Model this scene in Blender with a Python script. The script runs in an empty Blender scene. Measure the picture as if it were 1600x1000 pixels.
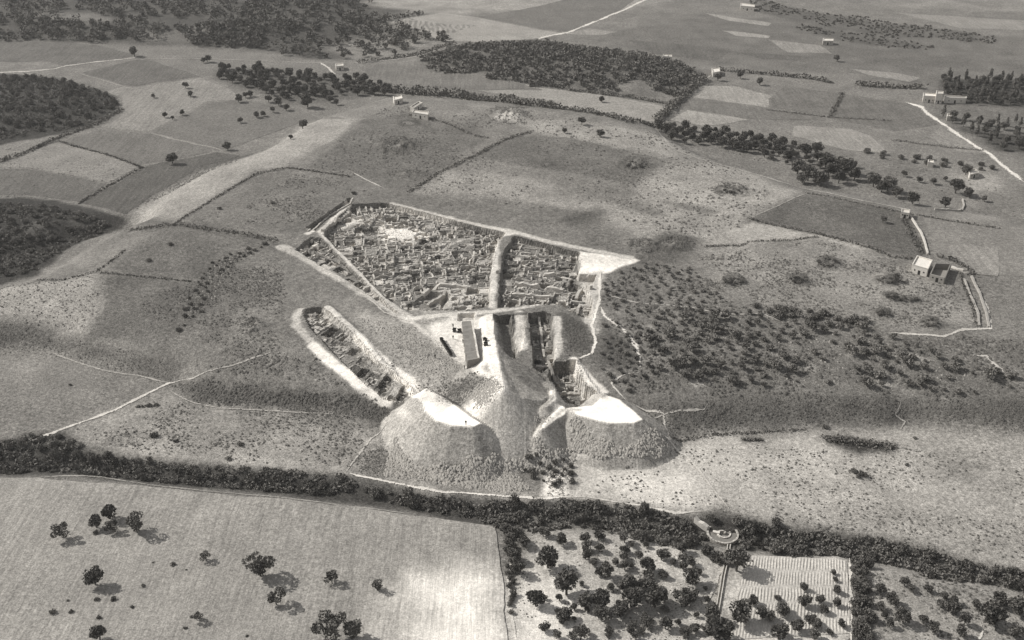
import bpy, bmesh, math, random
import numpy as np
from mathutils import Vector, Matrix
from mathutils.geometry import delaunay_2d_cdt

random.seed(11)
rng = np.random.default_rng(11)
sc = bpy.context.scene
COL = sc.collection

# ------------------------------------------------------------------ camera
CAM_H, PITCH, FPX = 200.0, math.radians(28.0), 1716.0
cam_d = bpy.data.cameras.new("camera")
cam = bpy.data.objects.new("camera", cam_d)
COL.objects.link(cam)
cam.location = (0, 0, CAM_H)
cam.rotation_euler = (math.pi / 2 - PITCH, 0, 0)
cam_d.sensor_width = 36.0
cam_d.lens = 36.0 * FPX / 1600.0
cam_d.clip_start = 1.0
cam_d.clip_end = 30000.0
sc.camera = cam

# ------------------------------------------------------------------ sky + sun
SUN_EL, SUN_AZ_BACK = math.radians(38.0), math.radians(21.0)   # sun high on the left, a little beyond the site
sun_dir = Vector((-math.cos(SUN_EL) * math.cos(SUN_AZ_BACK), math.cos(SUN_EL) * math.sin(SUN_AZ_BACK), math.sin(SUN_EL)))
w = bpy.data.worlds.new("World")
sc.world = w
w.use_nodes = True
wn, wl = w.node_tree.nodes, w.node_tree.links
bg = wn["Background"]
sky = wn.new("ShaderNodeTexSky")
sky.sky_type = 'NISHITA'
sky.sun_disc = False
sky.sun_elevation = SUN_EL
sky.sun_rotation = math.atan2(sun_dir.x, sun_dir.y)
hsv = wn.new("ShaderNodeHueSaturation")
hsv.inputs['Saturation'].default_value = 0.12
wl.new(sky.outputs[0], hsv.inputs['Color'])
wl.new(hsv.outputs[0], bg.inputs['Color'])
bg.inputs['Strength'].default_value = 0.12
sun_l = bpy.data.lights.new("sun", 'SUN')
sun_l.energy = 4.6
sun_l.angle = math.radians(0.5)
sun_l.color = (1.0, 0.985, 0.955)
sun_o = bpy.data.objects.new("sun", sun_l)
COL.objects.link(sun_o)
sun_o.rotation_euler = sun_dir.to_track_quat('Z', 'Y').to_euler()
sun_o.location = (-200, 300, 300)
sc.view_settings.view_transform = 'Standard'
sc.view_settings.look = 'None'
sc.view_settings.gamma = 1.0
sc.view_settings.exposure = 0.12
sc.view_settings.use_curve_mapping = False
sc.cycles.max_bounces = 5
sc.cycles.diffuse_bounces = 3

# ------------------------------------------------------------------ helpers
KEXP = 1.26            # how bright a white, flat, sunlit sheet renders
def alb(v):            # photograph grey value of a sunlit flat surface -> albedo
    c = v / 255.0
    c = c / 12.92 if c <= 0.04045 else ((c + 0.055) / 1.055) ** 2.4
    return min(0.9, c / KEXP)

SP, CP = math.sin(PITCH), math.cos(PITCH)
def ray(px, py):
    px = np.asarray(px, float); py = np.asarray(py, float)
    u = (px - 800.0) / FPX; v = (py - 500.0) / FPX
    return u, CP - v * SP, -SP - v * CP          # direction x, y(forward), z

def U(px, py, z=0.0):
    dx, dy, dz = ray(px, py)
    t = (np.asarray(z, float) - CAM_H) / dz
    return np.stack([dx * t, dy * t], -1)

def P(*pts):                       # "x,y x,y ..." -> array
    return np.array(pts, float)

_LAT = {}
def vnoise(x, y, scale, seed=0):
    if seed not in _LAT:
        _LAT[seed] = np.random.default_rng(1000 + seed).random((256, 256))
    L = _LAT[seed]
    x = x / scale; y = y / scale
    xi = np.floor(x).astype(int); yi = np.floor(y).astype(int)
    fx = x - xi; fy = y - yi
    fx = fx * fx * (3 - 2 * fx); fy = fy * fy * (3 - 2 * fy)
    a = L[xi % 256, yi % 256]; b = L[(xi + 1) % 256, yi % 256]
    c = L[xi % 256, (yi + 1) % 256]; d = L[(xi + 1) % 256, (yi + 1) % 256]
    return (a * (1 - fx) + b * fx) * (1 - fy) + (c * (1 - fx) + d * fx) * fy

def fbm(x, y, scale, seed=0, octv=4):
    s = 0; a = 1; t = 0
    for i in range(octv):
        s = s + a * vnoise(x + 37 * i, y + 91 * i, scale / 2 ** i, seed + i); t += a; a *= 0.55
    return s / t

def ss(t):
    t = np.clip(t, 0, 1)
    return t * t * (3 - 2 * t)

def sdist(X, Y, poly):
    """signed distance, positive inside"""
    d = np.full(X.shape, 1e18); ins = np.zeros(X.shape, bool)
    n = len(poly)
    for i in range(n):
        ax, ay = poly[i]; bx, by = poly[(i + 1) % n]
        ex, ey = bx - ax, by - ay
        wx, wy = X - ax, Y - ay
        t = np.clip((wx * ex + wy * ey) / (ex * ex + ey * ey + 1e-12), 0, 1)
        d = np.minimum(d, (wx - ex * t) ** 2 + (wy - ey * t) ** 2)
        c = ((ay <= Y) & (by > Y)) | ((by <= Y) & (ay > Y))
        if abs(ey) > 1e-12:
            ins ^= c & (wx < wy * ex / ey)
    d = np.sqrt(d)
    return np.where(ins, d, -d)

def ldist(X, Y, line, vals=None):
    """distance to a polyline and the interpolated values along it"""
    d = np.full(X.shape, 1e18); V = None
    if vals is not None:
        vals = np.asarray(vals, float); V = np.zeros(X.shape + (vals.shape[1],))
    for i in range(len(line) - 1):
        ax, ay = line[i]; bx, by = line[i + 1]
        ex, ey = bx - ax, by - ay
        wx, wy = X - ax, Y - ay
        t = np.clip((wx * ex + wy * ey) / (ex * ex + ey * ey + 1e-12), 0, 1)
        q = (wx - ex * t) ** 2 + (wy - ey * t) ** 2
        m = q < d
        d = np.where(m, q, d)
        if vals is not None:
            V[m] = (vals[i] + (vals[i + 1] - vals[i]) * t[..., None])[m]
    return (np.sqrt(d), V) if vals is not None else np.sqrt(d)

# ------------------------------------------------------------------ the land as a height raster
def axis(f0, f1, fine, m0, m1, mid, far0, far1):
    a = [np.arange(f0, f1 + 1e-6, fine)]
    lo = np.arange(f0 - mid, m0, -mid)[::-1]; hi = np.arange(a[0][-1] + mid, m1, mid)
    def grow(s, e):
        o = []; st = mid * 2; p = s
        sg = 1 if e > s else -1
        while (e - p) * sg > 0:
            p += sg * st; st *= 1.22; o.append(p)
        return np.array(o)
    return np.concatenate([grow(lo[0], far0)[::-1], lo, a[0], hi, grow(hi[-1], far1)])
GX = axis(-104, 76, 0.55, -400, 420, 2.0, -9000, 9000)
GY = axis(276, 490, 0.55, 170, 1050, 2.0, -2500, 14000)
X, Y = np.meshgrid(GX, GY, indexing='ij')
Z = (fbm(X, Y, 190, 1, 3) - 0.5) * 2.2 + (fbm(X, Y, 22, 5, 3) - 0.5) * 0.5
SLICE = {}
def window(pts, m):
    x0, y0 = pts.min(0) - m; x1, y1 = pts.max(0) + m
    i0, i1 = np.searchsorted(GX, [x0, x1]); j0, j1 = np.searchsorted(GY, [y0, y1])
    return slice(max(i0 - 1, 0), i1 + 1), slice(max(j0 - 1, 0), j1 + 1)

# the tell: base outline of the mound
TELL = P((-60, 548), (75, 548), (110, 562), (160, 578), (220, 588), (262, 599), (285, 618), (330, 633), (400, 640), (500, 645), (620, 655),
         (720, 668), (860, 668), (1000, 676), (1045, 686), (1120, 679), (1250, 672), (1390, 673), (1420, 663), (1563, 682), (1680, 690), (1900, 700),
         (1900, 400), (1700, 360), (1470, 326), (1262, 296), (1100, 246), (1020, 196), (900, 172), (720, 160), (600, 156), (480, 192), (390, 243), (310, 268),
         (200, 346), (178, 362), (60, 432), (-60, 470))
tw = U(TELL[:, 0], TELL[:, 1], 0)
d = sdist(X, Y, tw) + (fbm(X, Y, 14, 9, 3) - 0.5) * 4
Z += np.where(d > 0, 4.2 * ss(d / 13.5) + 4.6 * ss(d / 40), 0)
# wooded hill far behind
hw = U(P((650, 98), (720, 74), (850, 70), (1000, 92), (1090, 112), (1060, 140), (1000, 150), (900, 140), (760, 118))[:, 0], P((650, 98), (720, 74), (850, 70), (1000, 92), (1090, 112), (1060, 140), (1000, 150), (900, 140), (760, 118))[:, 1])
d = sdist(X, Y, hw); Z += 9 * ss((d + 15) / 55)
# rise under the far-left wood and the dark copse
for pl, hh in ((((-80, -20), (560, -20), (560, 60), (380, 75), (-80, 55)), 6), (((-60, 122), (110, 130), (180, 158), (140, 190), (-60, 225)), 4.5)):
    q = P(*pl); d = sdist(X, Y, U(q[:, 0], q[:, 1])); Z += hh * ss((d + 10) / 50)
# gullies
GULL = P((-60, 728), (60, 722), (130, 718), (250, 735), (400, 752), (530, 762), (650, 782), (760, 796), (850, 806), (980, 812), (1060, 826), (1180, 838), (1300, 848), (1420, 872), (1563, 902), (1680, 920))
gl = U(GULL[:, 0], GULL[:, 1]); d = ldist(X, Y, gl); Z -= 2.4 * (1 - ss(d / 9.0)) + 0.0
WGUL = P((-60, 400), (60, 380), (110, 362), (160, 350), (210, 348)); d = ldist(X, Y, U(WGUL[:, 0], WGUL[:, 1])); Z -= 4.5 * (1 - ss(d / 17))

def zplane(i):
    return i
# mounds (old spoil rings) on the tell
MOUNDS = [(1145, 437, 6, 3.6, 1.5), (1245, 435, 5.2, 3.2, 1.4), (1292, 409, 6.5, 3.8, 1.3), (1383, 436, 5.5, 3, 1.2), (1392, 462, 4.5, 2.4, 1.0), (1420, 466, 6, 1.8, 0.8),
          (1375, 487, 5, 2.6, 1.2), (1453, 502, 5, 3.2, 1.2), (620, 227, 13, 7, 1.6), (640, 272, 10, 3, 0.9), (990, 256, 9, 5, 1.2), (1140, 296, 9, 5, 1.2), (795, 180, 12, 7, 1.5),
          (1050, 380, 9, 5, 1.0), (1000, 384, 9, 5, 0.9), (390, 505, 6, 4, 0.8), (1343, 740, 3, 2, 0.5)]
MW = []
for mx, my, ra, rb, hh in MOUNDS:
    c = U(mx, my, 8.8 if my < 600 else 0)
    MW.append((c[0], c[1], ra, rb, hh))
    q = np.sqrt(((X - c[0]) / ra) ** 2 + ((Y - c[1]) / (rb * 1.9)) ** 2)
    q = q * (0.6 + 0.8 * fbm(X, Y, 5, 22, 3))
    Z += 1.35 * hh * np.exp(-(q / 0.8) ** 4) * (0.35 + 1.2 * fbm(X, Y, 2.5, 20, 2)) - 0.7 * hh * np.exp(-(q / 0.32) ** 2)

def HZ(x, y):
    x = np.asarray(x, float); y = np.asarray(y, float)
    i = np.clip(np.searchsorted(GX, x) - 1, 0, len(GX) - 2); j = np.clip(np.searchsorted(GY, y) - 1, 0, len(GY) - 2)
    fx = np.clip((x - GX[i]) / (GX[i + 1] - GX[i]), 0, 1); fy = np.clip((y - GY[j]) / (GY[j + 1] - GY[j]), 0, 1)
    return (Z[i, j] * (1 - fx) + Z[i + 1, j] * fx) * (1 - fy) + (Z[i, j + 1] * (1 - fx) + Z[i + 1, j + 1] * fx) * fy

def G(px, py):
    """where the sight line of a photograph point meets the land"""
    px = np.atleast_1d(np.asarray(px, float)); py = np.atleast_1d(np.asarray(py, float))
    dx, dy, dz = ray(px, py)
    zs = np.linspace(24, -8, 260)
    t = (zs[None, :] - CAM_H) / dz[:, None]
    xs = dx[:, None] * t; ys = dy[:, None] * t
    below = zs[None, :] <= HZ(xs, ys)
    k = np.argmax(below, 1)
    r = np.arange(len(px))
    k0 = np.maximum(k - 1, 0)
    a = zs[k0] - HZ(xs[r, k0], ys[r, k0]); b = zs[k] - HZ(xs[r, k], ys[r, k])
    f = np.where(a - b > 1e-9, a / np.maximum(a - b, 1e-9), 0)
    return np.stack([xs[r, k0] + (xs[r, k] - xs[r, k0]) * f, ys[r, k0] + (ys[r, k] - ys[r, k0]) * f], -1)
def GP(pts):
    q = P(*pts); return G(q[:, 0], q[:, 1])
def g1(px, py):
    p = G(px, py)[0]; return float(p[0]), float(p[1]), float(HZ(p[0], p[1]))


# spoil heaps: tips whose tops lie at tell level and whose faces stand at the angle of repose
TANR = math.tan(math.radians(35))
Z_BARE = Z.copy()
SP_TIPS = []
def tip_poly(pts, z, tan=TANR, rough=0.2, white=True, sink=0):
    q = P(*pts); pw = U(q[:, 0], q[:, 1], z)
    si, sj = window(pw, 30); x, y = X[si, sj], Y[si, sj]
    d = sdist(x, y, pw)
    n = (fbm(x, y, 5, 30, 3) - 0.5) * rough + (fbm(x * 4.5, y * .6, 4, 35, 2) - .5) * .22 * (d < -.5)
    Z[si, sj] = np.maximum(Z[si, sj], z + np.minimum(d + n, 0) * tan + np.where(d > 0, 0.06 * n, 0))
    SP_TIPS.append((pw, z))
def tip_line(pts, tan=TANR, rough=0.2):
    q = P(*pts); pw = np.stack([U(a, b, c) for a, b, c, _ in pts])
    si, sj = window(pw, 35); x, y = X[si, sj], Y[si, sj]
    d, V = ldist(x, y, pw, q[:, 2:4])
    n = (fbm(x, y, 5, 33, 3) - 0.5) * rough + (fbm(x * 4.5, y * .6, 4, 36, 2) - .5) * .25
    Z[si, sj] = np.maximum(Z[si, sj], V[..., 0] - np.maximum(d - V[..., 1] + n, 0) * tan)
tip_poly(((656, 617), (670, 608), (702, 626), (735, 650), (752, 661), (738, 667), (706, 665), (682, 658), (664, 643)), 11.0, tan=.86)
def bank(pts, wid, h, zref):
    q = P(*pts); pw = U(q[:, 0], q[:, 1], zref); si, sj = window(pw, 12); x, y = X[si, sj], Y[si, sj]
    d = ldist(x, y, pw) + (fbm(x, y, 4, 38, 2) - .5) * 1.2
    Z[si, sj] += h * np.clip(1 - (d - wid / 2) / (1.5 * h), 0, 1)
bank(((512, 480), (550, 514), (590, 556), (640, 596), (660, 612)), 3.0, .8, 9.5)

tip_line(((766, 492, 10.2, 1.6), (768, 540, 11.0, 1.8), (774, 572, 13.2, 1.6), (786, 607, 16.2, .5)), tan=.72)
def tip_fan(pts, tan=.75):
    A = np.array([[*U(a, b, c), 1.0] for a, b, c in pts]); zz = np.array([c for _, _, c in pts]); co = np.linalg.lstsq(A, zz, rcond=None)[0]
    pw = A[:, :2]; si, sj = window(pw, 30); x, y = X[si, sj], Y[si, sj]; d = sdist(x, y, pw)
    n = (fbm(x * .5, y * 2.0, 4, 41, 3) - .5) * .3
    Z[si, sj] = np.maximum(Z[si, sj], co[0] * x + co[1] * y + co[2] + n + np.minimum(d, 0) * tan)
tip_fan(((774, 562, 11.6), (800, 562, 10.0), (838, 580, 8.8), (860, 602, 8.4), (864, 616, 8.4), (848, 630, 9.2), (818, 624, 11.8), (790, 610, 14.8)), tan=.72)
tip_line(((856, 596, 9.6, .6), (865, 610, 9.7, .6), (866, 622, 9.8, .7), (852, 634, 10.0, .6)), tan=.78)
tip_poly(((870, 634), (879, 634), (886, 640), (883, 647), (870, 654), (860, 662), (850, 669), (846, 670), (850, 660), (861, 647)), 8.2, tan=.85)
tip_poly(((890, 637), (926, 633), (944, 616), (968, 624), (992, 643), (1004, 655), (990, 661), (950, 661), (925, 655), (900, 648)), 8.8)
bank(((897, 560), (915, 585), (940, 612)), 3.0, 0.7, 9.2)

TIPMASK = ss((Z - Z_BARE - .25) / .35)
# excavation pits ---------------------------------------------------------
PITS = {
 'west quarter': (((549, 319), (600, 317), (660, 331), (730, 350), (790, 364), (777, 378), (768, 410), (764, 478), (728, 485), (690, 484), (650, 484), (634, 484), (600, 462), (548, 408), (505, 366)), 2.2),
 'narrow west strip': (((462, 390), (486, 370), (502, 372), (540, 412), (600, 470), (622, 490), (600, 476), (556, 446), (505, 416)), 1.4),
 'east quarter': (((803, 369), (850, 380), (904, 395), (904, 428), (893, 431), (922, 446), (915, 452), (926, 470), (924, 497), (902, 492), (878, 476), (840, 475), (778, 481), (782, 440), (787, 395)), 2.4),
 'long trench': (((472, 484), (502, 479), (527, 500), (564, 533), (590, 566), (638, 600), (643, 616), (622, 628), (596, 620), (566, 594), (525, 554), (484, 510)), 1.7),
 'deep pit': (((862, 566), (898, 562), (902, 580), (912, 600), (930, 612), (912, 626), (884, 628), (872, 612), (858, 588)), 4.8),
 'palace trench': (((827, 490), (848, 487), (860, 492), (868, 560), (862, 578), (846, 582), (834, 572)), 4.2),
}
TELL_Z = 8.8
PITW = {}
CELLS = []
def drop_poly(pw, depth, edge=0.45, keep=None):
    si, sj = window(pw, 4); x, y = X[si, sj], Y[si, sj]
    d = sdist(x, y, pw) + (fbm(x, y, 4, 40, 2) - 0.5) * 0.9
    Z[si, sj] -= depth * ss(d / edge + 0.5)
Z_PRE = Z.copy()
for nm, (pts, dep) in PITS.items():
    pw = GP(pts)
    PITW[nm] = (pw, dep)
    drop_poly(pw, dep)
# extra sunk places
SINKS = [(((893, 430), (931, 432), (926, 446), (890, 444)), 3.0), (((800, 492), (824, 490), (822, 500), (815, 548), (806, 556)), 0.8), (((772, 496), (798, 493), (808, 560), (790, 556), (775, 540)), 3.2),
         (((643, 470), (668, 452), (700, 452), (690, 470), (660, 482)), 1.6), (((687, 462), (696, 452), (703, 456), (700, 474), (690, 478)), 2.0), (((880, 437), (912, 444), (920, 452), (885, 449)), 1.6),
         (((716, 493), (741, 492), (742, 502), (718, 503)), 1.6), (((480, 358), (545, 312), (552, 318), (500, 366)), 1.8)]
for pts, dep in SINKS:
    q = P(*pts); drop_poly(U(q[:, 0], q[:, 1], TELL_Z - 1), dep)
# white clearing levelled round the long block
CLEAR = P((668, 510), (700, 498), (722, 494), (766, 494), (766, 560), (748, 580), (722, 572), (690, 552))

CLEARP = [U(P(*c)[:, 0], P(*c)[:, 1], TELL_Z - 2) for c in (((606, 356), (634, 355), (652, 366), (634, 376), (612, 370)), ((706, 374), (744, 366), (738, 378), (702, 388), (694, 392)), ((648, 476), (672, 452), (690, 452), (712, 470), (700, 484)), ((545, 345), (566, 340), (560, 352), (520, 368)))]
# split a pit into roofless rooms
def bsp(u0, v0, u1, v1, mn, mx, out):
    du, dv = u1 - u0, v1 - v0
    lim = random.uniform(mn, mx)
    if max(du, dv) < lim:
        out.append((u0, v0, u1, v1)); return
    f = random.uniform(0.33, 0.67)
    if du * random.uniform(0.8, 1.2) > dv:
        m = u0 + du * f
        bsp(u0, v0, m, v1, mn, mx, out); bsp(m, v0, u1, v1, mn, mx, out)
    else:
        m = v0 + dv * f
        bsp(u0, v0, u1, m, mn, mx, out); bsp(u0, m, u1, v1, mn, mx, out)

AX = {'west quarter': 0.16, 'narrow west strip': -0.72, 'east quarter': -0.18, 'long trench': -0.5, 'deep pit': 0.1, 'palace trench': -0.05}
RUINS = []          # (area, block cells, axis angle, origin)
tone_cells = []
for nm, (pw, dep) in PITW.items():
    th = AX[nm]; c0 = pw.mean(0); ca, sa = math.cos(th), math.sin(th)
    R = np.array([[ca, sa], [-sa, ca]])
    loc = (pw - c0) @ R.T
    (u0, v0), (u1, v1) = loc.min(0), loc.max(0)
    blocks = []
    bsp(u0, v0, u1, v1, 10, 20, blocks)
    si, sj = window(pw, 1); x, y = X[si, sj], Y[si, sj]
    lu = (x - c0[0]) * ca + (y - c0[1]) * sa; lv = -(x - c0[0]) * sa + (y - c0[1]) * ca
    din = sdist(x, y, pw)
    for b in blocks:
        cells = []
        mn, mx = random.choice([(2.3, 3.8), (2.6, 4.6), (3.2, 5.8), (4.2, 8.5)])
        bsp(b[0] + .75, b[1] + .75, b[2] - .75, b[3] - .75, mn, mx, cells)
        keep = []
        for ce in cells:
            cu, cv = (ce[0] + ce[2]) / 2, (ce[1] + ce[3]) / 2
            wxy = np.array([cu * ca - cv * sa + c0[0], cu * sa + cv * ca + c0[1]])
            if sdist(wxy[:1], wxy[1:], pw)[0] < 1.0: continue
            dz = random.choice([-0.4, -.2, 0, 0.2, 0.5, 0.9, 1.5, 2.1])
            if any(sdist(wxy[:1], wxy[1:], cp)[0] > 0 for cp in CLEARP): continue
            m = (lu > ce[0]) & (lu < ce[2]) & (lv > ce[1]) & (lv < ce[3]) & (din > 0.6)
            Z[si, sj][m] -= dz
            tone_cells.append((si, sj, m, random.choice([80, 92, 105, 120, 135, 150, 172, 200])))
            keep.append(ce)
        if keep: RUINS.append((nm, keep, th, c0, b))

# small-scale roughness of dug ground
si, sj = window(np.array([[-100, 300], [70, 480]]), 0)
Z[si, sj] += (fbm(X[si, sj], Y[si, sj], 2.4, 60, 2) - 0.5) * 0.35

def proj(x, y, z):
    zc = y * CP + (CAM_H - z) * SP; v = (CAM_H - z) * CP - y * SP
    return 800 + FPX * x / zc, 500 + FPX * v / zc

# ------------------------------------------------------------------ ground tones (soil and grass colours, some sun and shade painted in)
T = np.full(X.shape, float(alb(122)))
T *= 0.86 + 0.28 * fbm(X, Y, 60, 70, 4)
def tone(v, soft, pts, wob=None, amt=1.0):
    pw = GP(pts); wob = soft if wob is None else wob
    si, sj = window(pw, soft + wob + 3); x, y = X[si, sj], Y[si, sj]
    d = sdist(x, y, pw) + (fbm(x, y, 6 + wob * 2, 80, 4) - 0.5) * 2.4 * wob
    k = ss(d / max(soft, 0.3) * 0.5 + 0.5) * amt
    T[si, sj] = T[si, sj] * (1 - k) + k * alb(v) * (0.8 + 0.4 * fbm(x, y, 16, 85, 4))
def tline(v, pts, wid, soft=0.8, wob=0.8, amt=1.0):
    pw = GP(pts)
    si, sj = window(pw, wid + soft + wob + 2); x, y = X[si, sj], Y[si, sj]
    d = wid / 2 - ldist(x, y, pw) + (fbm(x, y, 5, 88, 3) - 0.5) * 2 * wob
    k = ss(d / soft * 0.5 + 0.5) * amt
    T[si, sj] = T[si, sj] * (1 - k) + k * alb(v) * (0.88 + 0.24 * fbm(x, y, 4, 86, 3))
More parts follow.
